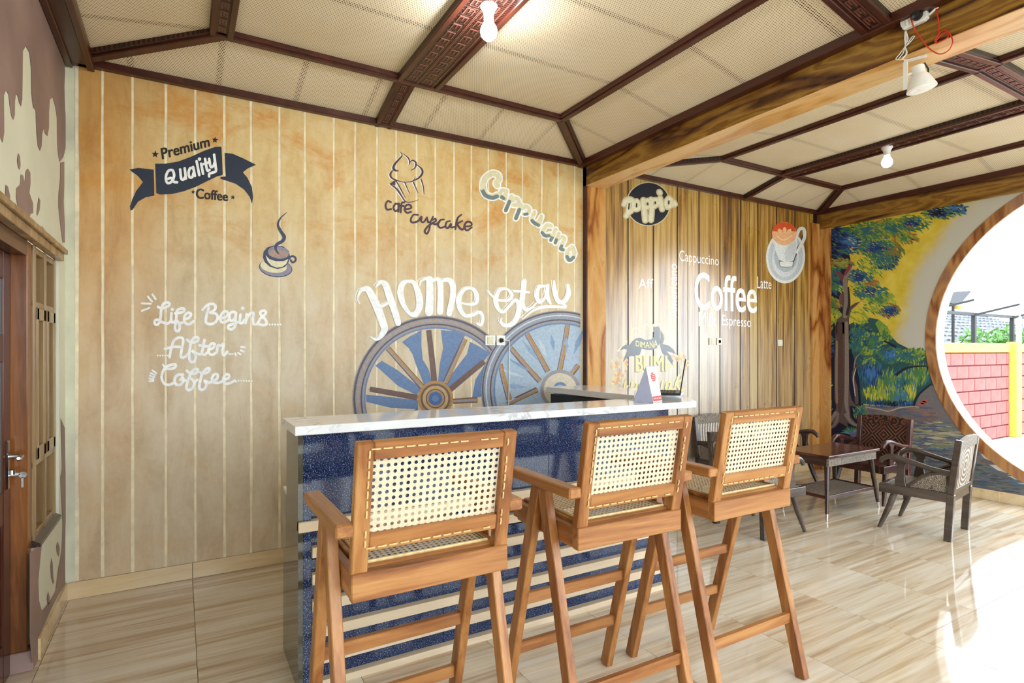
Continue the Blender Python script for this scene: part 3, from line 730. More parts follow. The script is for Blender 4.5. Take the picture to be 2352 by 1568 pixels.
def stool():
    r = empty('bar_stool')
    T = M['teak']; W = dict(world=False)
    MB().box(-.247, .247, -.217, -.185, .755, .835).build('rear_rail', T['X'], r, .003, **W)
    MB().box(-.247, .247, .205, .235, .765, .83).build('front_rail', T['X'], r, .003, **W)
    for s_ in (-1, 1):
        MB().box(s_*.231 - .015, s_*.231 + .015, -.185, .205, .757, .83).build('side_rail', T['Y'], r, .003, **W)
    f_ = MB(); f_.box(-.215, .215, -.185, -.150, .815, .842); f_.box(-.215, .215, .165, .205, .815, .842)
    f_.box(-.215, -.180, -.150, .165, .815, .842); f_.box(.180, .215, -.150, .165, .815, .842)
    f_.build('seat_frame', T['X'], r, .003, **W)
    sc = cane_grid('seat_cane', (-.195, -.165, .8435), (.39, 0, 0), (0, .345, 0), 22, 19, .0052, r, M['cane'])
    bd = MB(); bd.tube([(-.197,-.167,.846),(.197,-.167,.846),(.197,.182,.846),(-.197,.182,.846),(-.197,-.167,.846)], .005, 6)
    bd.build('seat_binding', M['cord'], sc, 0, True, **W)
    # backrest frame leaning back
    b0, b1 = Vector((0, -.196, .835)), Vector((0, -.262, 1.205)); dv = (b1 - b0)
    def bp(x_, f__, out=0.0): return Vector((x_, 0, 0)) + b0 + dv * f__ + Vector((0, -out, -out * .18))
    for s_ in (-1, 1):
        MB().bar(bp(s_*.224, -.02), bp(s_*.224, 1.0), .046, .032, (0, 1, 0)).build('back_post', T['Z'], r, .003, **W)
    MB().bar(bp(-.201, .935), bp(.201, .935), .032, .048, dv).build('top_rail', T['X'], r, .003, **W)
    MB().bar(bp(-.201, .225), bp(.201, .225), .030, .048, dv).build('lower_rail', T['X'], r, .003, **W)
    bc = cane_grid('back_cane', bp(-.203, .255, -.004), (.406, 0, 0), dv * .625, 20, 12, .0056, r, M['cane'])
    # dashed cane lacing around the frame, on both faces
    lc = MB(); random.seed(11)
    for out in (.0175,):
        def dash(a_, b_, n_):
            for k in range(n_):
                if random.random() < .12: continue
                t0, t1 = (k + .12)/n_, (k + .86)/n_
                lc.tube([a_.lerp(b_, t0), a_.lerp(b_, (t0+t1)/2) + Vector((0, -.002, 0)), a_.lerp(b_, t1)], .0026, 5)
        c1, c2, c3, c4 = bp(-.214, .195, out), bp(.214, .195, out), bp(.214, .955, out), bp(-.214, .955, out)
        dash(c1, c2, 13); dash(c2, c3, 10); dash(c3, c4, 13); dash(c4, c1, 10)
    lc.build('cane_lacing', M['cord'], bc, 0, True, **W)['kind'] = 'stuff'
    for s_ in (-1, 1):
        MB().box(s_*.268 - .026, s_*.268 + .026, -.232, .205, .942, .980).build('armrest', T['Y'], r, .005, **W)
        MB().bar((s_*.264, .012, .942), (s_*.264, .262, -.0), .052, .034, (1, 0, 0), .050).build('leg', T['Z'], r, .003, **W)
        MB().bar((s_*.264, -.030, .942), (s_*.264, -.262, -.0), .052, .034, (1, 0, 0), .050).build('leg', T['Z'], r, .003, **W)
    fy = lambda z: .012 + .25 * (1 - z / .942)
    for y_, z_ in ((fy(.46), .46), (fy(.235), .235), (-.030 - .232 * (1 - .25 / .942), .25)):
        MB().box(-.264, .264, y_ - .013, y_ + .013, z_ - .022, z_ + .022).build('stretcher', T['X'], r, .003, **W)
    return r
st0 = stool()
for i, (x_, y_, a_, lb) in enumerate(((.650, 1.785, .3, 'teak bar stool with cane back nearest the left end of the counter'),
                                      (1.437, 1.800, -.6, 'teak bar stool with cane back in the middle of the three'),
                                      (2.118, 1.795, -.4, 'teak bar stool with cane back nearest the lounge table'))):
    o = st0 if i == 0 else copy_tree(st0)
    o.location = (x_, y_, 0); o.rotation_euler = (0, 0, math.radians(a_))
    tag(o, lb, 'bar stool', 'teak bar stools along the counter')

# ---- carved lounge chairs (local: faces +Y)
def lounge(name, hw, panel_m, wood_m, carve_m, crest_m):
    r = empty(name); W = dict(world=False); n_ = max(1, round(hw / .25))
    for s_ in (-1, 1):
        x_ = s_ * (hw - .022)
        MB().bar((x_, -.215, 0), (x_, -.235, .36), .045, .05, (0, 1, 0)).bar((x_, -.235, .36), (x_, -.285, .775), .045, .045, (0, 1, 0)).build('back_post', wood_m, r, .004, **W)
        MB().tube([(s_*(hw-.045), .135, .32), (s_*(hw-.03), .185, .16), (s_*(hw-.012), .245, .0)], [.026, .023, .014], 12).build('leg', wood_m, r, 0, True, **W)
        MB().box(x_ - .02, x_ + .02, -.215, .245, .295, .365).build('side_rail', wood_m, r, .004, **W)
        # curved arm post and arm
        prof = [(.055,.365),(.135,.365),(.130,.42),(.115,.47),(.118,.54),(.150,.575),(.04,.575),(.062,.52),(.066,.44)]
        MB().prism([(x_ - .014, a_, b_) for a_, b_ in prof], (.028, 0, 0)).build('arm_post', wood_m, r, .003, **W)
        MB().tube([(x_, -.245, .515), (x_, -.12, .53), (x_, .02, .565), (x_, .12, .59), (x_, .185, .588), (x_, .225, .562), (x_, .235, .535)],
                  [.019, .020, .021, .023, .023, .021, .014], 10).build('armrest', wood_m, r, 0, True, **W)
        pr = [(-.205,.37),(.040,.37),(.0,.41),(-.05,.455),(-.10,.485),(-.16,.50),(-.205,.50)]
        sp = MB().prism([(x_ - .006, a_, b_) for a_, b_ in pr], (.012, 0, 0)).build('side_panel', carve_m, r, 0, **W)
        MB().tube([(x_, .05, .368), (x_, .0, .415), (x_, -.05, .462), (x_, -.10, .492), (x_, -.17, .508), (x_, -.23, .508)], .014, 8).build('panel_rim', wood_m, sp, 0, True, **W)
    MB().box(-hw + .04, hw - .04, .205, .245, .295, .365).build('front_rail', wood_m, r, .004, **W)
    MB().box(-hw + .04, hw - .04, -.25, -.215, .30, .375).build('rear_rail', wood_m, r, .004, **W)
    MB().box(-hw + .035, hw - .035, -.215, .205, .335, .368).build('seat', crest_m, r, .003, **W)
    wseg = (2*hw - .09) / n_
    for k in range(n_):
        x0 = -hw + .045 + k * wseg
        def bk(a_, z_): return Vector((x0 + a_ * wseg, -.235 - (z_ - .36) * .12, z_))
        MB().prism([bk(.02,.40), bk(.98,.40), bk(.98,.70), bk(.02,.70)], (0, -.012, 0)).build('back_panel', panel_m, r, 0, **W)
        arc = [bk(a_/10, .775 + .02*math.sin(math.pi*a_/10)) + Vector((0, .006, 0)) for a_ in range(10, -1, -1)]
        MB().prism([bk(0,.70) + Vector((0,.006,0)), bk(1,.70) + Vector((0,.006,0))] + arc, (0, -.026, 0)).build('crest_rail', crest_m, r, .002, **W)
        MB().prism([bk(0,.40), bk(1,.40), bk(1,.365), bk(0,.365)], (0, -.02, 0)).build('back_rail', wood_m, r, .002, **W)
        if k: MB().bar(bk(0,.36), bk(0,.72), .03, .03, (0,1,0)).build('back_stile', wood_m, r, .003, **W)
    return r
ch = lounge('lounge_chair', .26, M['carv_light'], M['glare_greyed'], M['carv_grey'], M['carv_grey'])
ch.location = (5.25, 2.325, 0); ch.rotation_euler = (0, 0, math.radians(9))
tag(ch, 'carved wooden armchair beside the round opening, its back to the camera', 'armchair', 'carved lounge seats around the low table')
c2 = copy_tree(ch); c2.location = (4.09, 3.02, 0); c2.rotation_euler = (0, 0, math.radians(-93))
tag(c2, 'carved wooden armchair mostly hidden behind the far bar stool', 'armchair', 'carved lounge seats around the low table')
M['carv_diamond'] = None
t = NT('carved_diamond_panel'); v = t.obj(); x, y, z = t.sep(v)
u1 = t.math('ABSOLUTE', t.math('SUBTRACT', t.math('FRACT', t.math('ADD', t.math('MULTIPLY', x, 4.6), .5)), 0.5)); u2 = t.math('ABSOLUTE', t.math('SUBTRACT', t.math('FRACT', t.math('MULTIPLY', z, 4.2)), 0.5))
f = t.math('ADD', t.math('MULTIPLY', t.math('SINE', t.math('MULTIPLY', t.math('ADD', u1, u2), 38.0)), 0.4), 0.5); t.bump(f, 0.7, 0.01)
M['carv_diamond'] = t.fin(t.ramp(f, [(0.2, lin((36,16,12))), (0.6, lin((86,46,34))), (0.9, lin((128,82,62)))]), 0.35, 0.5)
M['mahog'] = wood('dark_mahogany', [(0.3,(42,20,18)),(0.55,(74,38,32)),(0.8,(110,66,56))], 'Y', 7, 0.25, 0.55)
c3 = lounge('lounge_chair', .255, M['carv_diamond'], M['mahog'], M['carv_dark'], M['carv_dark'])
c3.location = (5.90, 3.09, 0); c3.rotation_euler = (0, 0, math.radians(91))
tag(c3, 'dark mahogany armchair with diamond carved back against the forest mural', 'armchair', 'carved lounge seats around the low table')
c4 = lounge('lounge_bench', .66, M['carv_light'], M['ebony'], M['carv_grey'], M['carv_grey'])
c4.location = (5.17, 3.80, 0); c4.rotation_euler = (0, 0, math.radians(180))
tag(c4, 'wide carved wooden bench against the painted plank wall', 'bench', 'carved lounge seats around the low table')
# ---- low table
tb = empty('coffee_table', (5.165, 3.045, 0), 0, 'low dark table with carved apron and woven lower shelf', 'table')
W = dict(world=False)
MB().box(-.40, .40, -.22, .22, .525, .55).build('table_top', M['tabletop'], tb, .004, **W)
MB().box(-.375, .375, -.20, -.180, .455, .525).build('apron', M['carv_grey'], tb, 0, **W)
MB().box(-.375, .375, .180, .20, .455, .525).build('apron', M['carv_grey'], tb, 0, **W)
for s_ in (-1, 1):
    MB().box(s_*.365 - .01, s_*.365 + .01, -.18, .18, .455, .525).build('apron', M['ebony'], tb, 0, **W)
    for q_ in (-1, 1):
        lg = MB().tube([(s_*.335, q_*.165, .49), (s_*.40, q_*.20, .055)], [.026, .014], 12).build('leg', M['ebony'], tb, 0, True, **W)
        MB().tube([(s_*.40, q_*.20, .055), (s_*.408, q_*.205, .0)], [.0135, .008], 12).build('metal_tip', M['brass'], lg, 0, True, **W)
sh = MB().box(-.36, .36, -.175, .175, .182, .192).build('lower_shelf', M['carv_grey'], tb, 0, **W)
MB().box(-.375, .375, -.19, -.175, .172, .20).box(-.375, .375, .175, .19, .172, .20).box(-.375, -.36, -.175, .175, .172, .20).box(.36, .375, -.175, .175, .172, .20).build('shelf_frame', M['mahog'], sh, .002, **W)

# ================================================================== LAMPS AND FITTINGS
def bulb(name, loc, lit, label):
    b = empty(name, loc, 0, label, 'light bulb'); W = dict(world=False)
    MB().lathe([(.046,.0),(.046,-.012),(.034,-.030),(.026,-.055),(.026,-.078)], 20).build('bulb_socket', M['white_pl'], b, 0, True, **W)
    pr = [(.022,-.078),(.026,-.095),(.040,-.118),(.045,-.140),(.040,-.163),(.025,-.180),(.004,-.187)]
    MB().lathe(pr, 20).build('bulb_globe', lit, b, 0, True, **W)
bulb('ceiling_bulb', (1.385, 2.62, 3.25), emit('lit_bulb', (0.95, 0.98, 1, 1), 90.0), 'glowing white bulb on the carved ceiling beam above the counter')
bulb('ceiling_bulb', (5.385, 2.675, 3.25), emit('dim_bulb', (0.86, 0.84, 1, 1), 1.6), 'white bulb on the ceiling over the lounge table')
# spot lamp on a bracket under the beam
spot = empty('spot_lamp', (3.24, 1.47, BZ - .01), 0, 'white spot lamp hanging from a bracket under the painted beam', 'lamp')
MB().bar((3.215, 1.515, BZ - .005), (3.245, 1.425, BZ - .005), .02, .008).bar((3.218, 1.51, BZ - .003), (3.218, 1.51, 2.79), .02, .006, (1, 0, 0)).build('bracket', M['white_pl'], spot)
axis = Vector((.10, -.12, -1)).normalized(); q0 = Vector((3.25, 1.470, 2.905))
def along(pr, base, ax, n=24):
    rot = Vector((0, 0, 1)).rotation_difference(ax).to_matrix(); m_ = MB().lathe(pr, n)
    m_.v = [tuple(base + rot @ Vector(v)) for v in m_.v]; return m_
along([(.012,0),(.028,.006),(.030,.045),(.036,.055)], q0, axis).build('lamp_cap', M['white_pl'], spot, 0, True)
along([(.034,.05),(.042,.062),(.064,.115),(.066,.125),(.062,.125)], q0, axis).build('lamp_shade', M['white_pl'], spot, 0, True)
along([(.062,.120),(.055,.128),(.002,.132)], q0, axis).build('lamp_glass', M['p_white'], spot, 0, True)
MB().tube([q0 + Vector((.01,0,0)), q0 + Vector((.03,-.02,.012)), q0 + Vector((.045,-.03,-.02)), q0 + Vector((.04,-.03,-.05))], .004, 6).build('lamp_lead', M['black'], spot, 0, True)
MB().bar(q0 + axis*.03, Vector((3.22, 1.508, 2.86)), .012, .012).build('swivel_arm', M['white_pl'], spot)
# socket box with plug, red wire and coiled white lead on the beam side
s0 = onX(2100, 45, BX0 - .02)
sock = empty('socket_box', (BX0, s0.y, s0.z), 0, 'white socket box with black plug screwed to the painted beam', 'socket')
def sb(px, py, off=.0): 
    return onX(px, py, BX0 - off)
MB().prism([sb(2072,38), sb(2074,62), sb(2080,72), sb(2128,50), sb(2136,42), sb(2134,26), sb(2118,18)], (-.028, 0, 0)).build('socket_body', M['white_pl'], sock, .003)
pc = sb(2108, 36, .03)
m_ = along([(.024,0),(.024,.012),(.020,.030),(.010,.034)], pc, Vector((-1, 0, 0)), 20); m_.build('plug', M['black'], sock, 0, True)
MB().tube([sb(2083,46,.032), sb(2083,58,.032)], .007, 10).build('switch_key', M['white_pl'], sock, 0, True)
def spl(pts, n=6):
    out = []
    P = [Vector(p) for p in pts]; P = [P[0]*2 - P[1]] + P + [P[-1]*2 - P[-2]]
    for i in range(1, len(P) - 2):
        for k in range(n):
            u = k / n; a_, b_, c_, d_ = P[i-1], P[i], P[i+1], P[i+2]
            out.append(.5 * ((2*b_) + (c_ - a_)*u + (2*a_ - 5*b_ + 4*c_ - d_)*u*u + (3*b_ - a_ - 3*c_ + d_)*u**3))
    out.append(P[-2]); return out
rw = [(2091,40,.035),(2100,65,.03),(2118,92,.02),(2135,112,.012),(2158,124,.012),(2178,116,.012),(2188,98,.012),(2184,82,.012),(2172,70,.012),(2160,74,.012),(2150,88,.012),(2148,96,.012),(2160,82,.01),(2172,74,.01),(2178,84,.01),(2164,94,.01),(2150,98,.01),(2156,74,.01),(2156,50,.01),(2150,20,.008),(2149,14,.008)]
MB().tube(spl([sb(*q) for q in rw]), .0028, 6).build('red_wire', M['redwire'], sock, 0, True)
wl_ = MB()
for k in range(5):
    a_ = random.uniform(-4, 4)
    wl_.tube(spl([sb(2080+a_*.3,72,.012), sb(2082+a_,90,.012), sb(2079,105,.01), sb(2076+a_*2,122,.012), sb(2066+a_*2,136,.012), sb(2080+a_,137,.012)]), .0024, 5)
wl_.tube(spl([sb(2082,72,.012), sb(2080,105,.012), sb(2100,85,.012), sb(2094,86,.012), sb(2080,108,.012)]), .0024, 5)
wr2 = wl_.build('white_lead', M['white_pl'], None, 0, True); tag(wr2, 'bunched white lead tied up below the socket box on the beam', 'wire')
MB().tube([sb(2134,34,.006), sb(2160,10,.006), sb(2176,-8,.006), sb(2230,-60,.006)], .006, 6).build('wire_conduit', M['white_pl'], sock, 0, True)
# wall plates
def plate(px0, px1, py0, py1, kind, label, grp):
    a_, b_ = onY(px0, py0, YW), onY(px1, py1, YW)
    e = empty('socket_plate' if kind else 'switch_plate', ((a_.x+b_.x)/2, YW, b_.z), 0, label, 'socket' if kind else 'switch', grp)
    MB().box(a_.x, b_.x, YW - .012, YW, b_.z, a_.z).build('plate', M['white_pl'], e, .002)
    cx, cz = (a_.x+b_.x)/2, (a_.z+b_.z)/2
    if kind:
        m_ = MB().lathe([(.024,0),(.024,-.003),(.019,-.003),(.019,.0)], 20, (cx, YW - .012, cz), 'Y'); m_.build('socket_ring', M['p_cream'], e, 0, True)
        if kind == 2:
            MB().lathe([(.014,0),(.014,-.03),(.008,-.04)], 14, (cx, YW - .012, cz), 'Y').build('plug', M['black'], e, 0, True)
            MB().tube(spl([(cx, YW - .05, cz), (cx + .05, YW - .045, cz - .003), (cx + .075, YW - .02, cz - .03), (cx + .078, YW - .01, cz - .3), (cx + .07, YW - .01, .85)]), .004, 6).build('lead', M['white_pl'], e, 0, True)
    else:
        MB().box(cx - (b_.x-a_.x)*.3, cx + (b_.x-a_.x)*.3, YW - .016, YW - .011, cz - .03, cz + .03).build('rocker', M['p_cream'], e, .002)
plate(1113.5, 1136, 770, 793, 0, 'white switch plate between the two painted wheels', 'wall plates')
plate(1139.5, 1159, 770, 793, 2, 'white socket plate with a plug in it between the painted wheels', 'wall plates')
plate(1628, 1641.5, 776, 792, 0, 'white switch plate under the painted word Milk', 'wall plates')
plate(1645.5, 1656.5, 776, 792, 1, 'white socket plate with nothing plugged in under the word Milk', 'wall plates')
plate(1786, 1795.5, 780, 794, 0, 'small white switch plate alone on the planks below the painted cup and saucer', 'wall plates')

# ================================================================== WALL PAINTING (flat paint on the back wall)
_lay = [0]
def wpt(px, py, lay=1): return onY(px, py, YW - 0.0006 * lay)
def smooth2(pts, n=7):
    if len(pts) < 3: return [Vector((*p, 0)) for p in pts]
    return spl([(a_, b_, 0) for a_, b_ in pts], n)
def stroke(m_, pts, w_, lay=1, fn=wpt, col=None, n=7, caps=True):
    P = smooth2(pts, n); N = len(P)
    ws = w_ if isinstance(w_, (list, tuple)) else [w_]
    def wd(u):
        if len(ws) == 1: return ws[0]
        x_ = u * (len(ws) - 1); i = min(int(x_), len(ws) - 2); return ws[i] + (ws[i+1] - ws[i]) * (x_ - i)
    _lay[0] = (_lay[0] + 1) % 6; lay = lay + _lay[0] * .1      # each pull of paint lies a hair over the last
    L, R = [], []
    for i, p_ in enumerate(P):
        d_ = P[min(i+1, N-1)] - P[max(i-1, 0)]
        if d_.length < 1e-6: d_ = Vector((1, 0, 0))
        nrm = Vector((-d_.y, d_.x, 0)).normalized() * wd(i / max(1, N-1)) / 2
        L.append(p_ + nrm); R.append(p_ - nrm)
    ly = [lay + .45 * i / max(1, N-1) for i in range(N)]
    vs_ = [fn(q.x, q.y, ly[i]) for i, q in enumerate(L)] + [fn(q.x, q.y, ly[i]) for i, q in enumerate(R)]
    m_.add(vs_, [(i, i+1, N+i+1, N+i) for i in range(N-1)], col)
    if caps:
        for i in (0, N-1):
            r_ = wd(i / max(1, N-1)) / 2
            if r_ > .8: disc(m_, P[i].x, P[i].y, r_, r_, ly[i] + (.12 if i else -.12), fn, col, 10)
def disc(m_, cx, cy, rx, ry, lay=1, fn=wpt, col=None, n=28, rot=0.0, clipx=None):
    pts = []
    for k in range(n):
        a_ = 2*math.pi*k/n; x_, y_ = rx*math.cos(a_), ry*math.sin(a_)
        X_ = cx + x_*math.cos(rot) - y_*math.sin(rot); Y_ = cy + x_*math.sin(rot) + y_*math.cos(rot)
        if clipx is not None: X_ = min(X_, clipx)
        pts.append(fn(X_, Y_, lay))
    m_.poly(pts, col)
def pgon(m_, pts, lay=1, fn=wpt, col=None): m_.poly([fn(a_, b_, lay) for a_, b_ in pts], col)
def annulus(m_, cx, cy, r0, r1, lay, col, a0=0, a1=360, clipx=None, n=72):
    v = []; f = []
    for k in range(n + 1):
        a_ = math.radians(a0 + (a1 - a0) * k / n)
        for r_ in (r0, r1):
            X_ = cx + r_*math.cos(a_)
            if clipx is not None: X_ = min(X_, clipx)
            v.append(wpt(X_, cy + r_*math.sin(a_), lay))
    for k in range(n): f.append((2*k, 2*k+2, 2*k+3, 2*k+1))
    m_.add(v, f, col)
def text_tris(s_, bold=0.0):
    cu = bpy.data.curves.new('tmp', 'FONT'); cu.body = s_; cu.size = 1; cu.offset = bold; cu.resolution_u = 4
    o = bpy.data.objects.new('tmp', cu); COL.objects.link(o)
    dg = bpy.context.evaluated_depsgraph_get(); me = bpy.data.meshes.new_from_object(o.evaluated_get(dg))
    V = [(v.co.x, v.co.y) for v in me.vertices]; Fc = [tuple(p_.vertices) for p_ in me.polygons]
    bpy.data.objects.remove(o); bpy.data.curves.remove(cu); bpy.data.meshes.remove(me)
    return V, Fc
def text(m_, s_, quad, lay=1, bold=0.0, fn=wpt, col=None, arch=0.0):
    V, Fc = text_tris(s_)
    x0 = min(v[0] for v in V); x1 = max(v[0] for v in V); y0 = min(v[1] for v in V); y1 = max(v[1] for v in V)
    TL, TR, BR, BL = [Vector((*q, 0)) for q in quad]
    bw = bold * (TL - BL).length * 1.1
    for k, (sx, sy) in enumerate(((0, 0), (-1, -.6), (1, -.6), (-1, .6), (1, .6)) if bold else ((0, 0),)):   # repeated brush passes thicken the letter
        vs_ = []
        for x_, y_ in V:
            a_, b_ = (x_-x0)/(x1-x0), (y_-y0)/(y1-y0)
            q = (TL.lerp(TR, a_)).lerp(BL.lerp(BR, a_), 1 - b_)
            vs_.append(fn(q.x + sx * bw, q.y + sy * bw + arch * 4 * a_ * (1 - a_), lay + .2 * k))
        m_.add(vs_, Fc, col)
def star(m_, cx, cy, r_, lay=1):
    pgon(m_, [(cx + (r_ if k % 2 == 0 else r_*.42)*math.sin(k*math.pi/5 + .1), cy - (r_ if k % 2 == 0 else r_*.42)*math.cos(k*math.pi/5 + .1)) for k in range(10)], lay)
def fin(m_, name, mat, label=None, parent=None):
    o = m_.build(name, mat, parent or wall_back, fix=False)
    if label: o['label'] = label
    return o
K = crop
# --- ribbon banner "Premium Quality Coffee"
B0 = (260, 290, .24873)
m = MB()
pgon(m, K(*B0, [(388,345),(480,345),(600,325),(720,280),(840,225),(940,190),(1000,188),(1012,440),(1005,452),(960,462),(860,510),(760,560),(650,600),(540,625),(430,630),(398,615)]), 2)
pgon(m, K(*B0, [(150,400),(230,383),(375,400),(380,640),(300,655),(230,695),(180,770),(160,778),(155,740),(175,680),(210,600),(275,515),(230,460)]), 2)
pgon(m, K(*B0, [(1030,245),(1100,252),(1190,290),(1270,330),(1320,355),(1240,390),(1198,425),(1240,475),(1280,560),(1292,650),(1283,715),(1260,650),(1210,585),(1130,530),(1040,500),(990,485),(990,468),(1040,462)]), 2)
fin(m, 'painted_ribbon', M['p_navy'], 'navy painted ribbon banner')
m = MB()
text(m, 'Premium', K(*B0, [(440,205),(880,92),(892,185),(455,304)]), 2, .03)
text(m, 'Coffee', K(*B0, [(770,572),(1058,606),(1058,690),(765,664)]), 2, .034)
for a_, b_, c_ in ((388,258,36),(940,126,32),(738,605,22),(1105,655,24)):
    q = K(*B0, [(a_, b_)])[0]; star(m, *q, c_*.24873, 2)
fin(m, 'painted_lettering', M['p_black'], 'black lettering reading Premium and Coffee with stars')
m = MB()
def strokes(m_, c0, lst, w_, lay, **kw):
    for pts in lst: stroke(m_, K(*c0, pts), [v * c0[2] for v in (w_ if isinstance(w_, (list, tuple)) else [w_])], lay, **kw)
strokes(m, B0, [[(560,430),(545,405),(512,410),(490,450),(488,500),(508,525),(545,505),(562,460),(560,430)], [(505,485),(535,478),(560,512),(590,516)],
                [(618,398),(628,480),(648,492),(662,470)], [(660,388),(672,482)], [(738,385),(710,388),(696,430),(706,470),(730,468),(742,430)], [(738,375),(755,458)],
                [(770,322),(795,450)], [(812,345),(830,438)], [(848,300),(868,404),(890,402)], [(830,350),(884,332)],
                [(886,300),(900,372),(925,366),(938,330)], [(932,262),(944,360),(948,412),(915,428),(888,438),(886,462)]], 24, 3)
q = K(*B0, [(797,302)])[0]; disc(m, *q, 4, 4, 3)
fin(m, 'painted_lettering', M['p_white'], 'white brush lettering reading Quality')
# --- steaming cup
m = MB(); cN, cG, cC, cB = lin((58,66,96)), lin((142,136,156)), lin((228,218,178)), lin((170,142,128))
q = lambda a_, b_: K(*B0, [(a_, b_)])[0]
disc(m, *q(1500,1308), 155*.2487, 84*.2487, 1, col=cN, rot=.12); disc(m, *q(1500,1306), 148*.2487, 77*.2487, 1.5, col=cG, rot=.12)
disc(m, *q(1482,1290), 122*.2487, 62*.2487, 2, col=cC, rot=.12)
pgon(m, K(*B0, [(1382,1210),(1388,1160),(1420,1118),(1490,1098),(1570,1108),(1620,1150),(1632,1195),(1622,1250),(1585,1300),(1515,1318),(1445,1295),(1400,1255)]), 2.5, col=cN)
pgon(m, K(*B0, [(1408,1190),(1440,1225),(1500,1245),(1570,1245),(1618,1225),(1600,1268),(1560,1298),(1510,1304),(1460,1284),(1425,1245)]), 3, col=cC)
disc(m, *q(1526,1165), 98*.2487, 56*.2487, 3.2, col=cG, rot=.15); disc(m, *q(1522,1178), 90*.2487, 40*.2487, 3.5, col=cB, rot=.12)
strokes(m, B0, [[(1622,1225),(1650,1198),(1682,1212),(1682,1242),(1655,1256),(1640,1236)]], 18, 3, col=cN)
strokes(m, B0, [[(1602,795),(1545,848),(1522,908),(1548,968),(1580,1020),(1562,1060),(1512,1090),(1500,1130),(1526,1176)]], [5, 16, 26, 32, 30, 26, 12], 4, col=cN)
fin(m, 'painted_coffee_cup', M['mural'], 'painted steaming cup on a saucer')
# --- "Life Begins After Coffee"
A0 = (300, 650, .17219); m = MB()
strokes(m, A0, [[(365,315),(405,335),(450,330),(510,300),(515,270),(480,255),(435,280),(410,350),(400,450),(385,520),(350,555),(320,535),(330,495),(370,490),(420,520),(490,540),(530,510)],
 [(545,400),(540,490),(560,525),(600,505)], [(595,402),(640,398),(705,380),(715,345),(670,338),(622,365),(610,430),(605,520),(590,590),(610,640),(645,630),(655,580),(640,530),(618,505),(660,535),(705,520)],
 [(715,480),(780,460),(805,415),(775,395),(735,415),(715,470),(730,530),(780,548),(840,510)],
 [(960,355),(1010,305),(1075,275),(1130,300),(1120,355),(1062,392)], [(1042,330),(1012,430),(1005,520),(1050,545),(1120,530),(1160,470),(1140,410),(1070,395)],
 [(1200,472),(1270,450),(1300,400),(1260,375),(1215,410),(1195,470),(1215,520),(1270,515),(1310,480)],
 [(1395,390),(1350,385),(1315,430),(1325,490),(1360,500),(1395,460),(1405,390),(1400,480),(1395,570),(1350,615),(1300,600),(1310,565),(1370,545),(1430,520)],
 [(1465,420),(1455,520),(1490,530),(1520,490)], [(1548,415),(1535,532)], [(1540,500),(1565,445),(1605,400),(1638,405),(1630,480),(1642,545),(1690,540),(1730,470)],
 [(1730,470),(1780,430),(1805,390),(1775,365),(1730,385),(1742,430),(1800,490),(1815,540),(1770,560),(1700,545)],
 [(460,875),(560,852),(690,848)], [(520,988),(535,900),(570,780),(630,730),(690,735),(700,790),(678,900),(672,985),(720,985),(770,940)],
 [(755,755),(790,785),(850,790),(900,760),(895,725),(855,725),(810,780),(790,880),(780,980),(800,1045),(845,1045),(870,990),(850,930),(815,900),(870,935),(930,950)],
 [(985,758),(965,870),(952,930),(985,955),(1030,920)], [(920,830),(1020,842)], [(1035,892),(1100,862),(1120,815),(1085,805),(1048,850),(1045,930),(1090,955),(1150,920)],
 [(1150,920),(1165,830),(1200,832),(1240,812),(1225,900),(1240,962),(1290,915)],
 [(465,1140),(540,1142),(595,1120),(595,1085),(540,1090),(470,1120),(425,1190),(415,1270),(450,1340),(520,1355),(590,1322)],
 [(700,1220),(625,1225),(588,1280),(602,1345),(660,1355),(705,1300),(690,1250)], [(665,1290),(690,1262),(718,1292),(745,1302)],
 [(750,1170),(780,1195),(840,1210),(890,1185),(895,1150),(850,1150),(800,1210),(765,1300),(745,1390),(770,1425),(820,1405),(850,1340),(830,1290),(800,1270),(850,1310),(890,1290)],
 [(930,1190),(950,1202),(1000,1200),(1050,1170),(1045,1135),(1000,1150),(955,1210),(930,1300),(915,1390),(940,1420),(985,1410),(1010,1350),(985,1300),(1045,1330)],
 [(1045,1330),(1110,1305),(1160,1262),(1155,1215),(1110,1220),(1085,1275),(1110,1325),(1180,1325),(1240,1300)],
 [(1240,1292),(1310,1262),(1305,1220),(1260,1225),(1235,1290),(1262,1340),(1330,1330),(1390,1300)]], 37, 2)
strokes(m, A0, [[(150,270),(270,275)],[(150,370),(250,330)],[(230,180),(285,245)],[(290,150),(335,215)],[(290,1165),(342,1200)],[(268,1200),(325,1225)],[(258,1235),(315,1252)],[(250,1270),(305,1280)],[(250,1305),(305,1305)],
 [(430,1085),(452,1118)],[(1395,935),(1405,962)],[(1435,930),(1465,950)],[(1470,895),(1512,915)],[(1475,850),(1525,855)]], 26, 2)
strokes(m, A0, [[(1305,945),(1368,945)],[(1395,1300),(1412,1322)]], 18, 2)
for x_, y_ in [(1855+36*k, 552) for k in range(5)] + [(362+33*k, 966) for k in range(5)] + [(1440+35*k, 1300+k) for k in range(6)]: disc(m, *K(*A0, [(x_, y_)])[0], 2.2, 2.2, 2, n=10)
disc(m, *K(*A0, [(555,350)])[0], 4, 4, 2); disc(m, *K(*A0, [(1495,335)])[0], 4.3, 4.3, 2)
fin(m, 'painted_lettering', M['p_white'], 'white script reading Life Begins After Coffee')
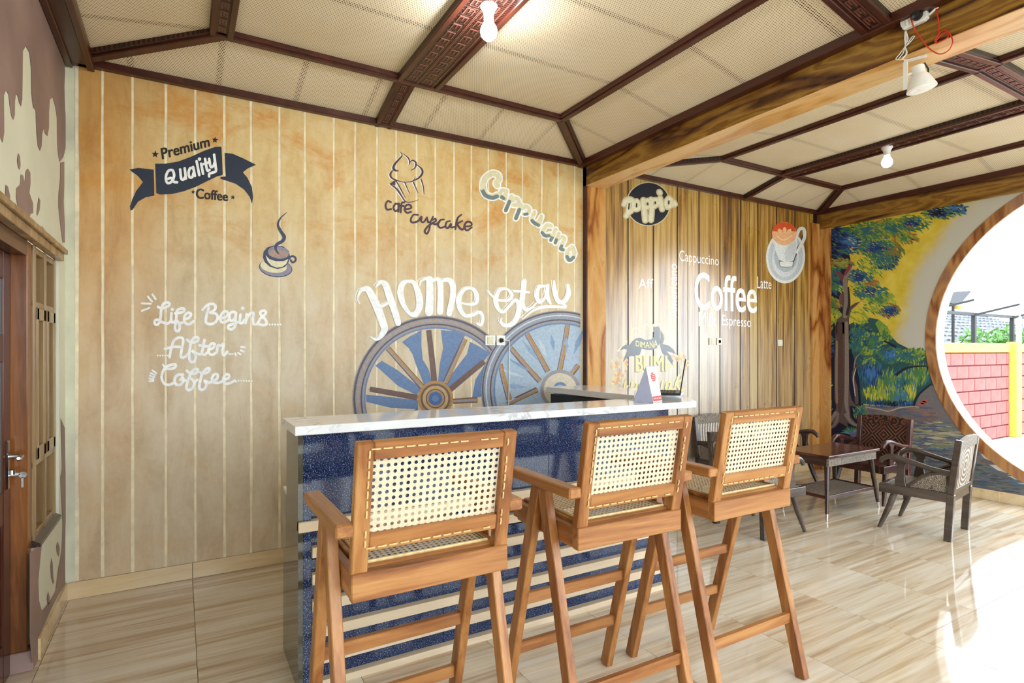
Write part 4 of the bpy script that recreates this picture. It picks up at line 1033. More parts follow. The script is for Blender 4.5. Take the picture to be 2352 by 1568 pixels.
# --- cupcake and "cafe cupcake"
C0 = (860, 330, .20408); m = MB()
CUP = [([(290,90),(312,130),(272,180),(228,230),(214,275),(235,300),(268,306)], [4,16,26,30,12]), ([(318,108),(378,158),(398,212),(384,240)], [4,14,14,4]), ([(388,212),(430,188),(466,215),(456,270),(405,302)], [6,18,18,4]),
       ([(470,232),(528,280),(540,330),(500,382),(430,420),(372,434)], [6,22,24,14,4]), ([(218,292),(182,332),(190,380),(250,412),(330,432),(425,422),(462,370)], [8,26,18,10,10,4]),
       ([(180,455),(250,510),(300,580),(350,650),(420,655),(500,628)], [14,20,14,10,4]), ([(240,410),(290,500),(352,612)], [12,14,4]), ([(340,432),(398,565)], [14,4]), ([(440,437),(496,562)], [16,4]), ([(525,400),(550,480),(560,570)], [14,12,4])]
ml = MB()
for pts, ws in CUP:
    stroke(ml, K(*C0, [(a_ - 12, b_ + 4) for a_, b_ in pts]), [v * C0[2] * .8 for v in ws], 2)
    stroke(m, K(*C0, pts), [v * C0[2] for v in ws], 3)
pgon(m, K(*C0, [(170,450),(242,402),(232,470)]), 3)
strokes(m, C0, [[(185,657),(150,645),(126,690),(142,740),(188,735)], [(272,682),(238,675),(215,720),(235,756),(268,742)], [(276,672),(270,764)], [(338,660),(312,664),(302,695),(296,772)], [(282,697),(332,702)],
                [(345,737),(412,724),(402,690),(362,690),(340,738),(366,776),(412,766)]], 22, 3)
strokes(m, C0, [[(492,800),(440,800),(410,850),(426,885),(490,870),(530,820),(526,870),(556,880),(592,828)], [(592,828),(604,880),(622,878)], [(660,820),(632,880),(618,960),(592,1012),(566,985),(600,932),(660,888),(692,868),(685,842),(655,858)],
                [(660,900),(690,905),(735,880)], [(785,852),(742,860),(716,910),(740,945),(800,930)], [(852,870),(815,880),(800,930),(830,946),(862,900),(860,940),(900,935)],
                [(980,798),(942,830),(922,890),(912,962)], [(990,868),(935,905),(985,966),(1020,930)], [(1022,932),(1090,920),(1085,885),(1040,880),(1012,930),(1040,976),(1097,940)]], [18, 24, 19], 3)
fin(ml, 'painted_highlight', M['p_white'])
fin(m, 'painted_cupcake_sign', M['p_plum'], 'plum cupcake drawing with the words cafe cupcake')
# --- "Cappucino" in fat outlined letters
CAP = [([(1385,470),(1372,442),(1400,405),(1388,352),(1322,335),(1245,392),(1222,480),(1250,568),(1325,600),(1385,578)], 62), ([(1478,540),(1445,520),(1412,560),(1425,600),(1462,590),(1480,545)], 40), ([(1488,530),(1472,625)], 40),
       ([(1545,592),(1478,750)], 48), ([(1555,640),(1585,610),(1625,640),(1605,690),(1560,690)], 40), ([(1650,690),(1592,840)], 48), ([(1670,730),(1700,705),(1745,735),(1725,785),(1680,790)], 40),
       ([(1800,770),(1772,850),(1805,890),(1850,870),(1880,820)], 42), ([(1882,815),(1850,920)], 40), ([(1985,925),(1940,915),(1895,985),(1920,1030),(1975,1020)], 44), ([(2040,965),(1985,1085)], 44),
       ([(2075,1010),(2035,1115)], 42), ([(2050,1090),(2100,1050),(2140,1070),(2095,1175),(2130,1190)], 42), ([(2225,1160),(2175,1210),(2170,1290),(2205,1305),(2250,1240),(2225,1160)], 46)]
m1_, m2_, m3_ = MB(), MB(), MB()
for pts, w_ in CAP:
    stroke(m1_, K(*C0, pts), [(w_ + 30) * C0[2]], 1.5); stroke(m2_, K(*C0, pts), [w_ * C0[2]], 2.5)
for pts, w_ in (([(1212,520),(1250,580),(1322,608),(1380,592)], 52), ([(1420,590),(1455,615)], 44), ([(1520,650),(1478,750)], 46), ([(1632,740),(1592,840)], 46), ([(1690,795),(1720,790)], 34), ([(1775,865),(1805,895),(1845,915)], 44),
                ([(1888,1000),(1920,1035),(1965,1035)], 42), ([(2005,1045),(1985,1085)], 42), ([(2048,1080),(2035,1115)], 40), ([(2108,1150),(2095,1180),(2125,1195)], 40), ([(2168,1270),(2198,1312),(2240,1280)], 44)):
    stroke(m3_, K(*C0, pts), [w_ * C0[2] * .9], 3.2)
fin(m1_, 'painted_outline', M['p_white']); fin(m2_, 'painted_lettering', M['p_cream'], 'cream and grey lettering reading Cappucino'); fin(m3_, 'painted_letter_shade', M['p_grey'])
# --- wheels
D0 = (800, 620, .22959); s_ = D0[2]; m = MB()
WB, WB2, WR, WRd, WO, WG = lin((104,128,166)), lin((164,182,198)), lin((150,144,152)), lin((92,84,84)), lin((178,134,74)), lin((112,88,78))
c1 = K(*D0, [(872,1285)])[0]; c2 = K(*D0, [(2120,1195)])[0]; XM = 1333
random.seed(3)
def rough(pts, j): return [(a_ + random.uniform(-j, j), b_ + random.uniform(-j, j)) for a_, b_ in pts]
for pts in ([(540,720),(620,660),(730,608),(740,760),(750,900),(800,1000),(835,1140),(760,1165),(720,1050),(680,950),(640,850),(600,780)], [(930,608),(1050,610),(1165,645),(1110,760),(1020,960),(950,1120),(890,1140),(920,950),(940,780)],
            [(1215,720),(1320,770),(1420,835),(1330,930),(1180,1040),(1000,1185),(960,1140),(1090,950),(1180,840)], [(270,960),(330,905),(500,1010),(725,1180),(690,1245),(500,1165)], [(178,1240),(400,1275),(695,1310),(695,1395),(420,1370),(180,1310)],
            [(1275,1100),(1400,900),(1420,1050),(1405,1255),(1245,1280)], [(700,1450),(400,1650),(330,1600),(690,1380)], [(800,1480),(700,1900),(850,1950),(880,1480)], [(1000,1450),(1250,1700),(1350,1600),(1060,1380)]):
    pgon(m, K(*D0, rough(pts, 8)), 1.2, col=WB)
def spoke(p_, q_, w0, w1, lay=2):
    for dx, cc, k in ((0, WG, 1.0), (2, WO, .55), (-4, WR, .3)):
        stroke(m, K(*D0, [(p_[0]+dx*3, p_[1]), ((p_[0]+q_[0])/2 + dx*3 + random.uniform(-6,6), (p_[1]+q_[1])/2), (q_[0]+dx*3, q_[1])]), [w0*s_*k, w1*s_*k], lay + (1-k)*.5, col=cc, caps=False)
for p_, q_ in (((215,1190),(690,1275)), ((395,780),(745,1175)), ((805,600),(862,1130)), ((1170,690),(970,1130)), ((1360,915),(1020,1195)), ((1050,1312),(1290,1298)), ((500,1800),(760,1420)), ((880,1950),(872,1430)), ((1300,1750),(1000,1400))):
    spoke(p_, q_, 52, 58)
for r0, r1, cc in ((700, 832, WR), (802, 822, WRd), (770, 784, lin((176,150,120))), (735, 750, WRd), (702, 714, WB)):
    annulus(m, *c1, r0*s_, r1*s_, 2.6 + (.2 if cc != WR else 0), cc)
for r_, cc in ((178, WO), (150, WG), (128, lin((190,160,110))), (98, WRd), (88, WO), (68, lin((70,104,160))), (34, WB)): disc(m, *c1, r_*s_, r_*s_, 3 + (180-r_)*.004, col=cc)
# second wheel in front
disc(m, *c2, 690*s_, 690*s_, 3.6, col=WB2, n=64, clipx=XM)
for a_ in range(170, 300, 13):
    a2 = math.radians(a_ + random.uniform(-4, 4)); r1_ = random.uniform(330, 440); r2_ = random.uniform(520, 640)
    stroke(m, [(c2[0] + r_*s_*math.cos(a2), c2[1] + r_*s_*math.sin(a2)) for r_ in (r1_, (r1_+r2_)/2, r2_)], [1, random.uniform(6, 13), 2], 3.66, col=random.choice([lin((128,152,184)), lin((186,198,206)), lin((140,160,186))]), n=3, caps=False)
for p_, q_ in (((1625,780),(1915,1112)), ((1785,635),(1995,1015)), ((2195,540),(2110,1025)), ((2300,950),(2190,1085)), ((1590,1340),(1890,1195)), ((1520,940),(1610,1300)), ((1800,1650),(2000,1380)), ((2120,1800),(2120,1400))):
    spoke(p_, q_, 50, 55, 3.8)
for r0, r1, cc in ((650, 790, lin((146,150,162))), (768, 782, WRd), (735, 748, lin((196,202,208))), (690, 704, WRd), (655, 668, WB)):
    annulus(m, *c2, r0*s_, r1*s_, 4.5 + (.2 if r0 != 650 else 0), cc, 90, 300 if r0 > 0 else 0, XM)
    annulus(m, *c2, r0*s_, r1*s_, 4.5 + (.2 if r0 != 650 else 0), cc, 300, 450, XM)
for r_, cc in ((200, lin((150,144,146))), (165, lin((206,194,170))), (75, WB), (48, WB2), (24, WB)): disc(m, c2[0], c2[1], r_*s_, r_*s_, 5 + (200-r_)*.003, col=cc)
fin(m, 'painted_cart_wheels', M['mural'], 'two blue grey painted cart wheels')
# --- "Home Stay"
m = MB(); HS = [([(112,332),(94,285),(128,205),(190,190),(238,262),(300,400),(340,510),(362,590),(330,660),(280,695),(228,672)], [14,16,34,62,76,82,78,70,44,26,14]), ([(276,170),(322,122),(372,150),(418,280),(468,420),(498,530)], [16,40,66,72,68,60]), ([(288,392),(410,322)], [28,28]),
      ([(590,110),(655,128),(705,250),(712,360),(672,440),(610,430),(550,340),(520,220),(545,140),(590,110)], [30,44,66,70,58,36,52,66,50,30]), ([(716,152),(726,112),(768,90),(806,84)], [14,18,24,30]), ([(812,92),(816,250),(808,420)], [70,76,84]), ([(838,112),(890,92),(918,130),(922,270),(918,415)], [20,44,60,60,66]),
      ([(930,120),(985,96),(1040,135),(1046,260),(1010,435)], [20,44,62,60,60]), ([(1120,325),(1210,345),(1282,325),(1282,240),(1232,182),(1162,196),(1112,270),(1112,370),(1160,450),(1240,452),(1316,420),(1345,470),(1330,545),(1290,535)], [18,24,34,44,32,34,48,52,40,32,28,32,34,24]),
      ([(1398,205),(1440,258),(1500,300),(1600,300),(1638,248),(1585,190),(1515,200),(1480,280),(1490,370),(1545,420),(1610,360),(1670,300),(1708,350),(1700,450),(1640,540),(1555,550),(1525,510),(1535,480)], [14,18,24,30,34,26,34,46,44,30,28,34,48,50,44,38,24,14]),
      ([(1762,108),(1752,220),(1742,330),(1772,395),(1830,380),(1880,330)], [46,48,46,36,22,18]), ([(1655,212),(1810,222)], [20,22]), ([(1975,160),(1910,170),(1886,250),(1910,318),(1965,280),(1990,180)], [24,36,44,40,26,26]), ([(1996,150),(1992,260),(2022,335)], [30,42,24]),
      ([(2058,110),(2066,210),(2095,305),(2155,320),(2205,240),(2195,150)], [20,48,46,40,46,30]), ([(2150,330),(2172,370),(2080,366),(1960,372),(1850,405),(1745,490)], [18,28,26,26,24,8])]
for pts, ws in HS:
    stroke(m, K(*D0, pts), [v * s_ for v in ws], 7)
    off_ = [(a_ - 26, b_ - 12) for a_, b_ in pts]
    stroke(m, K(*D0, off_), [7 * s_], 6.4, caps=False)
fin(m, 'painted_lettering', M['p_white'], 'large white lettering reading Home Stay')
# --- "Doppio" roundel
E0 = (1380, 400, .20408); s_ = E0[2]; m = MB(); c_ = K(*E0, [(535,335)])[0]
disc(m, *c_, 252*s_, 248*s_, 1, col=lin((206,196,150)), n=48); disc(m, *c_, 240*s_, 238*s_, 1.5, col=lin((28,30,44)), n=48)
DO = [([(262,340),(285,290),(340,285),(372,330),(352,400),(305,440),(285,470)], 46), ([(318,300),(308,420)], 44), ([(402,300),(370,345),(385,395),(425,385),(432,335),(402,300)], 40), ([(478,290),(488,400),(500,520)], 50), ([(500,300),(545,300),(555,345),(515,375)], 42),
      ([(565,285),(572,390),(565,515)], 50), ([(590,290),(632,290),(640,330),(602,365)], 42), ([(668,270),(690,395)], 48), ([(658,200),(664,212)], 50), ([(765,265),(732,315),(748,370),(790,350),(798,300),(765,265)], 42), ([(795,350),(838,345),(828,310)], 34)]
for pts, w_ in DO: stroke(m, K(*E0, pts), [(w_ + 24) * s_], 2.2, col=lin((198,186,146)))
for pts, w_ in DO: stroke(m, K(*E0, pts), [w_ * s_ * .9], 3, col=lin((226,218,186)))
for pts in ([(320,330),(314,390)], [(402,330),(402,365)], [(528,325),(530,345)], [(612,312),(614,330)], [(765,300),(764,330)]): stroke(m, K(*E0, pts), [16 * s_], 3.6, col=lin((52,50,52)))
fin(m, 'painted_roundel', M['mural'], 'black roundel with cream lettering reading Doppio')
# --- cup on saucer
m = MB(); q = lambda a_, b_: K(*E0, [(a_, b_)])[0]
disc(m, *q(2080,930), 220*s_, 298*s_, 1, col=lin((226,224,216)), n=48, rot=.06); disc(m, *q(2080,930), 196*s_, 268*s_, 1.4, col=lin((190,196,202)), n=48, rot=.06)
disc(m, *q(2078,950), 150*s_, 205*s_, 1.8, col=lin((212,216,216)), n=40, rot=.06); disc(m, *q(2080,930), 130*s_, 170*s_, 2.0, col=lin((178,186,194)), n=40)
stroke(m, K(*E0, [(2205,690),(2240,615),(2288,625),(2290,720),(2240,815),(2205,880)]), [34*s_, 38*s_, 36*s_, 26*s_], 2.2, col=lin((226,226,220)))
stroke(m, K(*E0, [(2268,690),(2262,760),(2215,830),(2200,900),(2170,985)]), [14*s_, 20*s_, 12*s_, 8*s_], 2.6, col=lin((44,46,56)))
pgon(m, K(*E0, [(2002,968),(2172,968),(2165,1040),(2090,1052),(2015,1040)]), 2.4, col=lin((120,124,128))); pgon(m, K(*E0, [(2012,985),(2162,985),(2155,1036),(2090,1044),(2022,1034)]), 2.8, col=lin((228,228,224)))
pgon(m, K(*E0, [(1926,660),(2205,665),(2212,760),(2195,880),(2165,970),(2085,995),(2008,962),(1962,850),(1935,740)]), 3.0, col=lin((226,228,226))); pgon(m, K(*E0, [(2110,800),(2200,740),(2190,880),(2160,960),(2090,985),(2060,900)]), 3.2, col=lin((206,210,212)))
disc(m, *q(2065,668), 138*s_, 130*s_, 3.6, col=lin((238,180,132)), n=40)
pgon(m, K(*E0, [(1932,640),(1950,590),(2000,548),(2065,538),(2130,550),(2180,590),(2198,645),(2120,640),(2060,655),(1990,645)]), 4, col=lin((214,86,44)))
for a_ in (-1, 0, 1):
    disc(m, *q(2068 + a_*50, 628 + abs(a_)*14), 22*s_, 34*s_, 4.4, col=lin((240,190,140)), rot=a_*.7, n=16)
stroke(m, K(*E0, [(1985,700),(2060,740),(2150,690)]), [10*s_], 4.4, col=lin((250,214,172)))
fin(m, 'painted_cup_and_saucer', M['mural'], 'painted white cup of latte on a tall saucer')
# --- word cloud
G0 = (1400, 560, .16156); m = MB()
for w_, qd, b_ in (('Cappuccino', [(990,85),(1555,178),(1555,350),(995,290)], .0), ('Coffee', [(1210,395),(2092,490),(2092,985),(1215,925)], .010), ('Milk', [(1270,965),(1520,995),(1520,1172),(1270,1168)], .01), ('Espresso', [(1600,1005),(2012,1050),(2012,1225),(1600,1205)], .0),
                   ('Latte', [(2100,462),(2302,505),(2302,640),(2100,632)], .0), ('Americano', [(840,1045),(845,270),(960,285),(960,1050)], .0), ('Aff', [(410,488),(620,500),(620,630),(410,632)], .0)):
    text(m, w_, K(*G0, qd), 2, b_)
fin(m, 'painted_lettering', M['p_glaze'], 'white word cloud around the word Coffee')
# --- coffee logo with dark ribbon
H0 = (1220, 720, .17857); s_ = H0[2]; m = MB(); RB, YL, OR = lin((66,70,78)), lin((220,200,108)), lin((214,160,96))
for pts in ([(1280,330),(1300,210),(1360,190),(1430,230),(1450,160),(1500,140),(1540,200),(1520,250)], [(1560,230),(1570,150),(1640,130),(1690,200),(1730,300),(1720,380),(1800,410)], [(1190,350),(1230,360)], [(1120,480),(1190,400)]):
    stroke(m, K(*H0, pts), [22*s_], 1.2, col=lin((222,212,150)))
random.seed(5)
for (x0, x1, y0, y1, n_) in ((1050,1210,580,930,46), (1780,2000,560,740,40)):
    for k in range(n_):
        x_, y_ = random.uniform(x0, x1), random.uniform(y0, y1); a_ = random.uniform(-2.6, -.4); l_ = random.uniform(40, 90)
        stroke(m, K(*H0, [(x_, y_), (x_ + l_*.5*math.cos(a_) + 8, y_ + l_*.5*math.sin(a_)), (x_ + l_*math.cos(a_), y_ + l_*math.sin(a_))]), [2*s_, 26*s_, 2*s_], 1.5, col=random.choice([OR, YL, lin((206,140,84)), lin((226,190,130))]), n=3, caps=False)
pgon(m, K(*H0, [(1345,320),(1400,308),(1470,340),(1550,330),(1590,280),(1570,220),(1590,170),(1640,165),(1660,210),(1655,300),(1660,370),(1620,440),(1550,470),(1480,465),(1420,450),(1400,520),(1370,560),(1290,545),(1240,560),(1180,625),(1200,560),(1250,460),(1190,455),(1140,475),(1170,425),(1220,400),(1265,405),(1300,360)]), 2.5, col=RB)
pgon(m, K(*H0, [(1668,220),(1700,270),(1710,330),(1690,390),(1770,410),(1830,460),(1865,520),(1790,495),(1740,480),(1790,540),(1820,600),(1820,665),(1750,570),(1690,510),(1668,440),(1660,390),(1668,310)]), 2.5, col=RB)
text(m, 'DIMANA', K(*H0, [(1345,345),(1622,335),(1630,425),(1345,415)]), 3.2, .01, col=lin((224,212,120)), arch=22*s_)
text(m, 'BUMI', K(*H0, [(1335,548),(1735,548),(1735,745),(1335,755)]), 2.0, .02, col=lin((96,92,80))); text(m, 'BUMI', K(*H0, [(1348,540),(1748,540),(1748,738),(1348,748)]), 2.4, .02, col=YL)
LU = [[(1215,880),(1200,930),(1215,965),(1240,930)], [(1300,880),(1290,960),(1330,965)], [(1360,900),(1350,970),(1385,970),(1400,900),(1400,980)], [(1460,890),(1450,970),(1490,960),(1500,890),(1510,970),(1550,950),(1550,890)], [(1690,870),(1675,980),(1705,1000)], [(1780,880),(1745,900),(1735,970),(1765,985),(1795,920),(1800,880),(1800,985),(1830,970)], [(1905,785),(1868,880),(1845,985)], [(1945,800),(1935,850),(1875,895),(1920,985),(1965,965)]]
for pts in LU: stroke(m, K(*H0, [(a_-12, b_+10) for a_, b_ in pts]), [22*s_], 1.9, col=lin((112,104,88)))
for pts in LU: stroke(m, K(*H0, pts), [24*s_], 2.8, col=YL)
fin(m, 'painted_coffee_logo', M['mural_glaze'], 'painted logo with dark ribbon reading DIMANA BUMI')

# ================================================================== FOREST MURAL on the right wall
def rpt(px, py, lay=1): return onX(px, py, XR - .0006 * lay)
random.seed(21)
m = MB()
def inring(px, py):
    p_ = rpt(px, py); return math.hypot(p_.y - CY, p_.z - CZ) < RR_ - .02
def jit(c_, v=.12):
    k = 1 + random.uniform(-v, v); return (min(1, c_[0]*k), min(1, c_[1]*k*random.uniform(.95, 1.05)), min(1, c_[2]*k), 1)
NAVY, DEEP, TEAL, GRN, LIME, YEL, BRN, SKY = lin((14,20,52)), lin((30,60,120)), lin((46,104,120)), lin((74,124,76)), lin((142,166,66)), lin((206,196,62)), lin((150,110,56)), lin((62,118,180))
H1 = (1880, 440, .20408); I1 = (1880, 740, .2168)
pgon(m, K(*H1, [(0,460),(0,1600),(300,1600),(330,1000),(360,760),(300,520),(420,390),(100,420)]), 1, rpt, NAVY)
pgon(m, K(*I1, [(0,60),(0,1600),(420,1600),(480,900),(440,600),(480,340),(640,200),(560,40),(330,20),(180,80)]), 1.2, rpt, NAVY)
pgon(m, K(*I1, [(330,20),(480,-60),(640,-30),(730,60),(770,150),(840,220),(1000,300),(1110,325),(1200,330),(1400,900),(900,900),(450,860),(430,560),(350,300)]), 1.4, rpt, lin((40,84,88)))
pgon(m, K(*I1, [(640,-30),(735,50),(770,150),(730,190),(640,90),(600,10)]), 1.6, rpt, lin((120,156,66)))
def dabs(c0, cx, cy, rx, ry, n_, pal, lmin, lmax, wd_, ang, spread, lay, shape=1.0):
    for _ in range(n_):
        a_ = random.uniform(0, 6.283); r_ = random.random() ** .6
        x_, y_ = cx + rx*r_*math.cos(a_), cy + ry*r_*math.sin(a_)
        l_ = random.uniform(lmin, lmax); an = ang + random.uniform(-spread, spread)
        p0_ = (x_, y_); p1_ = (x_ + l_*math.cos(an), y_ + l_*math.sin(an)); mid = ((p0_[0]+p1_[0])/2, (p0_[1]+p1_[1])/2 - l_*.08)
        q0_, qm, q1_ = K(*c0, [p0_, mid, p1_])
        if inring(*q1_) or inring(*q0_) or q0_[0] < 1886 or q1_[0] < 1886: continue
        k = min(len(pal) - 1, int((r_ ** 1.2) * len(pal) * random.uniform(.4, 1.25)))
        dx, dy = q1_[0]-q0_[0], q1_[1]-q0_[1]; L_ = math.hypot(dx, dy) or 1; h_ = wd_*c0[2]/2
        nx_, ny_ = -dy/L_*h_, dx/L_*h_; ly = lay + random.random()*.4
        m.add([rpt(*q0_, ly), rpt(qm[0]+nx_, qm[1]+ny_, ly), rpt(*q1_, ly), rpt(qm[0]-nx_, qm[1]-ny_, ly)], [(0,1,2,3)], jit(pal[k]))
R_ = math.radians
# crown clusters
for cx, cy, rx, ry, n_, pal, an in ((160,560,150,190,160,[NAVY,DEEP,DEEP,TEAL],15), (330,560,200,150,260,[SKY,DEEP,TEAL,GRN],20), (560,430,260,110,330,[TEAL,GRN,LIME,GRN],25), (800,400,230,110,300,[TEAL,GRN,LIME,BRN],28), (1020,350,200,90,200,[DEEP,TEAL,GRN,LIME],22),
        (1330,230,200,70,210,[NAVY,DEEP,GRN,LIME],18), (1520,190,130,60,110,[SKY,DEEP,SKY,GRN],15), (950,510,140,60,130,[GRN,LIME,BRN,BRN],35), (620,620,240,110,300,[DEEP,TEAL,GRN,LIME],30), (840,650,110,80,120,[BRN,GRN,BRN],45), (700,760,170,100,220,[TEAL,GRN,DEEP],40),
        (220,800,140,60,130,[LIME,BRN,LIME,GRN],20), (540,800,120,70,130,[YEL,LIME,GRN],35), (580,900,120,60,120,[LIME,YEL,GRN],35), (120,930,110,80,120,[TEAL,GRN,TEAL],30), (440,950,130,90,150,[DEEP,TEAL,TEAL],30),
        (150,1060,120,70,120,[GRN,TEAL,DEEP],40), (250,1080,70,40,60,[LIME,YEL,GRN],25), (430,1050,90,50,90,[LIME,YEL],25), (560,1120,190,80,200,[DEEP,TEAL,TEAL,GRN],30), (660,1200,190,90,230,[GRN,LIME,LIME,YEL],30), (780,1320,110,80,130,[DEEP,TEAL,BRN],45),
        (600,1290,120,60,120,[LIME,YEL,GRN],30), (130,1240,100,70,110,[GRN,BRN,LIME],60), (150,1380,110,90,150,[YEL,LIME,LIME],110), (430,1400,110,80,140,[YEL,LIME,YEL],30), (90,1480,80,70,80,[YEL,LIME],120), (570,1020,90,40,60,[BRN,lin((190,110,60)),LIME],15)):
    dabs(H1, cx, cy, rx, ry, n_, pal, 36, 85, 17, R_(an), R_(24), 2.2)
# undergrowth
for cx, cy, rx, ry, n_, pal in ((430,130,120,90,150,[TEAL,GRN,DEEP]), (560,230,120,110,200,[GRN,TEAL,LIME]), (380,260,80,70,80,[TEAL,GRN]), (520,330,90,60,100,[LIME,GRN,TEAL]), (700,150,60,90,70,[GRN,LIME]), (760,360,140,90,180,[SKY,TEAL,GRN]), (950,370,170,70,190,[TEAL,GRN,LIME]), (1050,330,110,40,80,[LIME,GRN]),
                                (540,440,90,60,100,[GRN,LIME,TEAL]), (90,320,70,60,60,[TEAL,DEEP]), (80,620,50,80,70,[LIME,GRN,YEL]), (90,200,60,60,50,[TEAL,GRN])):
    dabs(I1, cx, cy, rx, ry, n_, pal, 22, 50, 20, R_(-60), R_(60), 2.4)
for cx, cy, rx, ry, n_, pal in ((560,600,130,110,260,[SKY,DEEP,TEAL]), (730,680,130,110,260,[GRN,LIME,TEAL]), (900,690,140,110,280,[TEAL,GRN,LIME,SKY]), (1060,600,120,110,240,[GRN,LIME,TEAL]), (640,800,170,60,180,[LIME,YEL,GRN]), (860,830,150,60,170,[SKY,GRN,LIME]), (980,790,60,60,60,[YEL,LIME])):
    dabs(I1, cx, cy, rx, ry, n_, pal, 60, 130, 13, R_(-90), R_(16), 2.6)
dabs(I1, 760, 880, 260, 30, 120, [NAVY, DEEP, SKY], 20, 60, 12, R_(-80), R_(40), 2.9)
# water: long soft horizontal strokes
pgon(m, K(*I1, [(470,880),(1010,895),(1080,760),(1190,660),(1250,700),(1480,1080),(1800,1500),(2300,1840),(470,1840)]), 1.5, rpt, lin((116,112,116)))
WAT = [lin((112,104,104)), lin((134,110,104)), lin((92,98,120)), lin((150,148,112)), lin((86,104,124)), lin((170,164,140)), lin((124,128,112))]
for k in range(900):
    y_ = random.uniform(895, 1830); x_ = random.uniform(470, 800 + (y_ - 700) * 1.3); l_ = random.uniform(60, 260)
    pal = WAT[:3] if y_ < 1050 else (WAT[2:] if y_ < 1350 else [WAT[0], WAT[4], lin((98,110,104)), lin((76,84,92))])
    a_, b_, c_ = K(*I1, [(x_, y_), (x_ + l_/2, y_ + l_*.04 + random.uniform(-6, 6)), (x_ + l_, y_ + l_*.08)])
    if any(inring(*q_) for q_ in (a_, b_, c_)): continue
    p_ = rpt(*a_); 
    if p_.z < .1: continue
    stroke(m, [a_, b_, c_], [1, random.uniform(3, 8), 1], 1.9, rpt, jit(random.choice(pal), .18), 3, False)
for x_, y_ in ((1110,850),(1130,830),(1090,870)): disc(m, *K(*I1, [(x_, y_)])[0], 7, 4, 2.0, rpt, lin((176,92,84)), 14)
stroke(m, K(*I1, [(500,900),(640,920),(740,940),(860,905),(1000,890),(1060,900)]), [2, 3, 2], 2.9, rpt, lin((176,166,146)))
stroke(m, K(*I1, [(1010,880),(1040,790),(1110,720),(1195,655)]), [6, 4, 3], 2.9, rpt, lin((24,30,46)))
stroke(m, K(*I1, [(700,200),(820,260),(760,240)]), [4, 6, 2], 2.9, rpt, lin((24,34,46))); stroke(m, K(*I1, [(820,560),(900,500),(1000,470),(1135,462)]), [7, 6, 4, 3], 3, rpt, lin((28,40,52)))
# trunk
BK, BK2, BK3 = lin((92,78,76)), lin((136,124,116)), lin((48,38,44))
pgon(m, K(*H1, [(205,1440),(270,1390),(275,1310),(235,1200),(240,1150),(300,1130),(340,1140),(355,1290),(420,1250),(475,1235),(370,1330),(345,1420),(340,1600),(200,1600)]), 4, rpt, BK)
stroke(m, K(*H1, [(300,1400),(318,1200),(300,1000),(340,900),(375,830)]), [11, 12, 10, 7, 4], 4.2, rpt, BK2); stroke(m, K(*H1, [(275,1000),(240,930),(195,910)]), [9, 9, 4], 4.2, rpt, lin((120,60,66))); stroke(m, K(*H1, [(300,930),(340,860),(370,825)]), [6, 8, 5], 4.5, rpt, lin((136,62,72)))
stroke(m, K(*H1, [(335,1080),(345,1250),(320,1380)]), [4, 6, 6], 4.6, rpt, BK3); stroke(m, K(*H1, [(250,1180),(250,1260)]), [7, 5], 4.5, rpt, lin((126,78,72)))
pgon(m, K(*I1, [(185,0),(320,0),(320,300),(325,700),(350,820),(410,900),(330,880),(340,1000),(400,1070),(470,1110),(380,1100),(300,1060),(320,1120),(260,1080),(220,1060),(180,1110),(110,1140),(160,1060),(90,1100),(30,1135),(140,1010),(190,900),(170,820),(168,420)]), 4, rpt, BK)
stroke(m, K(*I1, [(295,10),(300,300),(300,600),(295,850),(320,1000)]), [9, 9, 10, 9, 5], 4.4, rpt, BK2); stroke(m, K(*I1, [(225,20),(230,400),(235,760),(225,950)]), [12, 14, 14, 7], 4.5, rpt, lin((84,62,58))); stroke(m, K(*I1, [(195,200),(190,600),(195,850)]), [5, 6, 5], 4.5, rpt, lin((140,124,104)))
stroke(m, K(*I1, [(180,960),(120,1050),(35,1130)]), [8, 7, 3], 4.6, rpt, BK2); stroke(m, K(*I1, [(205,960),(190,1050),(120,1135)]), [7, 7, 3], 4.7, rpt, lin((124,112,108))); stroke(m, K(*I1, [(290,980),(360,1070),(465,1110)]), [8, 7, 3], 4.6, rpt, BK2)
stroke(m, K(*I1, [(405,850),(395,700),(370,600),(380,500),(450,450)]), [8, 9, 7, 5, 2], 4.2, rpt, BK); stroke(m, K(*I1, [(375,560),(385,420),(410,360),(455,320)]), [4, 3, 3, 1], 4.3, rpt, BK2); stroke(m, K(*I1, [(390,780),(370,600),(395,490)]), [2, 3, 2], 4.5, rpt, lin((190,182,176)))
# fern and stone at the foot
for a_ in range(-160, 0, 14):
    stroke(m, K(*I1, [(350,1190), (350+60*math.cos(R_(a_)), 1190+60*math.sin(R_(a_))), (350+120*math.cos(R_(a_)), 1200+100*math.sin(R_(a_)))]), [1, 4, 1], 4.6, rpt, jit(random.choice([TEAL, GRN, lin((90,150,150))])), 3, False)
disc(m, *K(*I1, [(372,1180)])[0], 9, 8, 5.2, rpt, lin((96,110,150)), 18)
for x_, y_ in ((420,980),(100,900),(460,960)): dabs(I1, x_, y_, 50, 60, 50, [TEAL, GRN, lin((150,160,120))], 30, 70, 8, R_(-90), R_(40), 4.4)
o = fin(m, 'painted_forest', M['mural'], 'painted forest with a tall tree, bushes and a pond', wall_right)

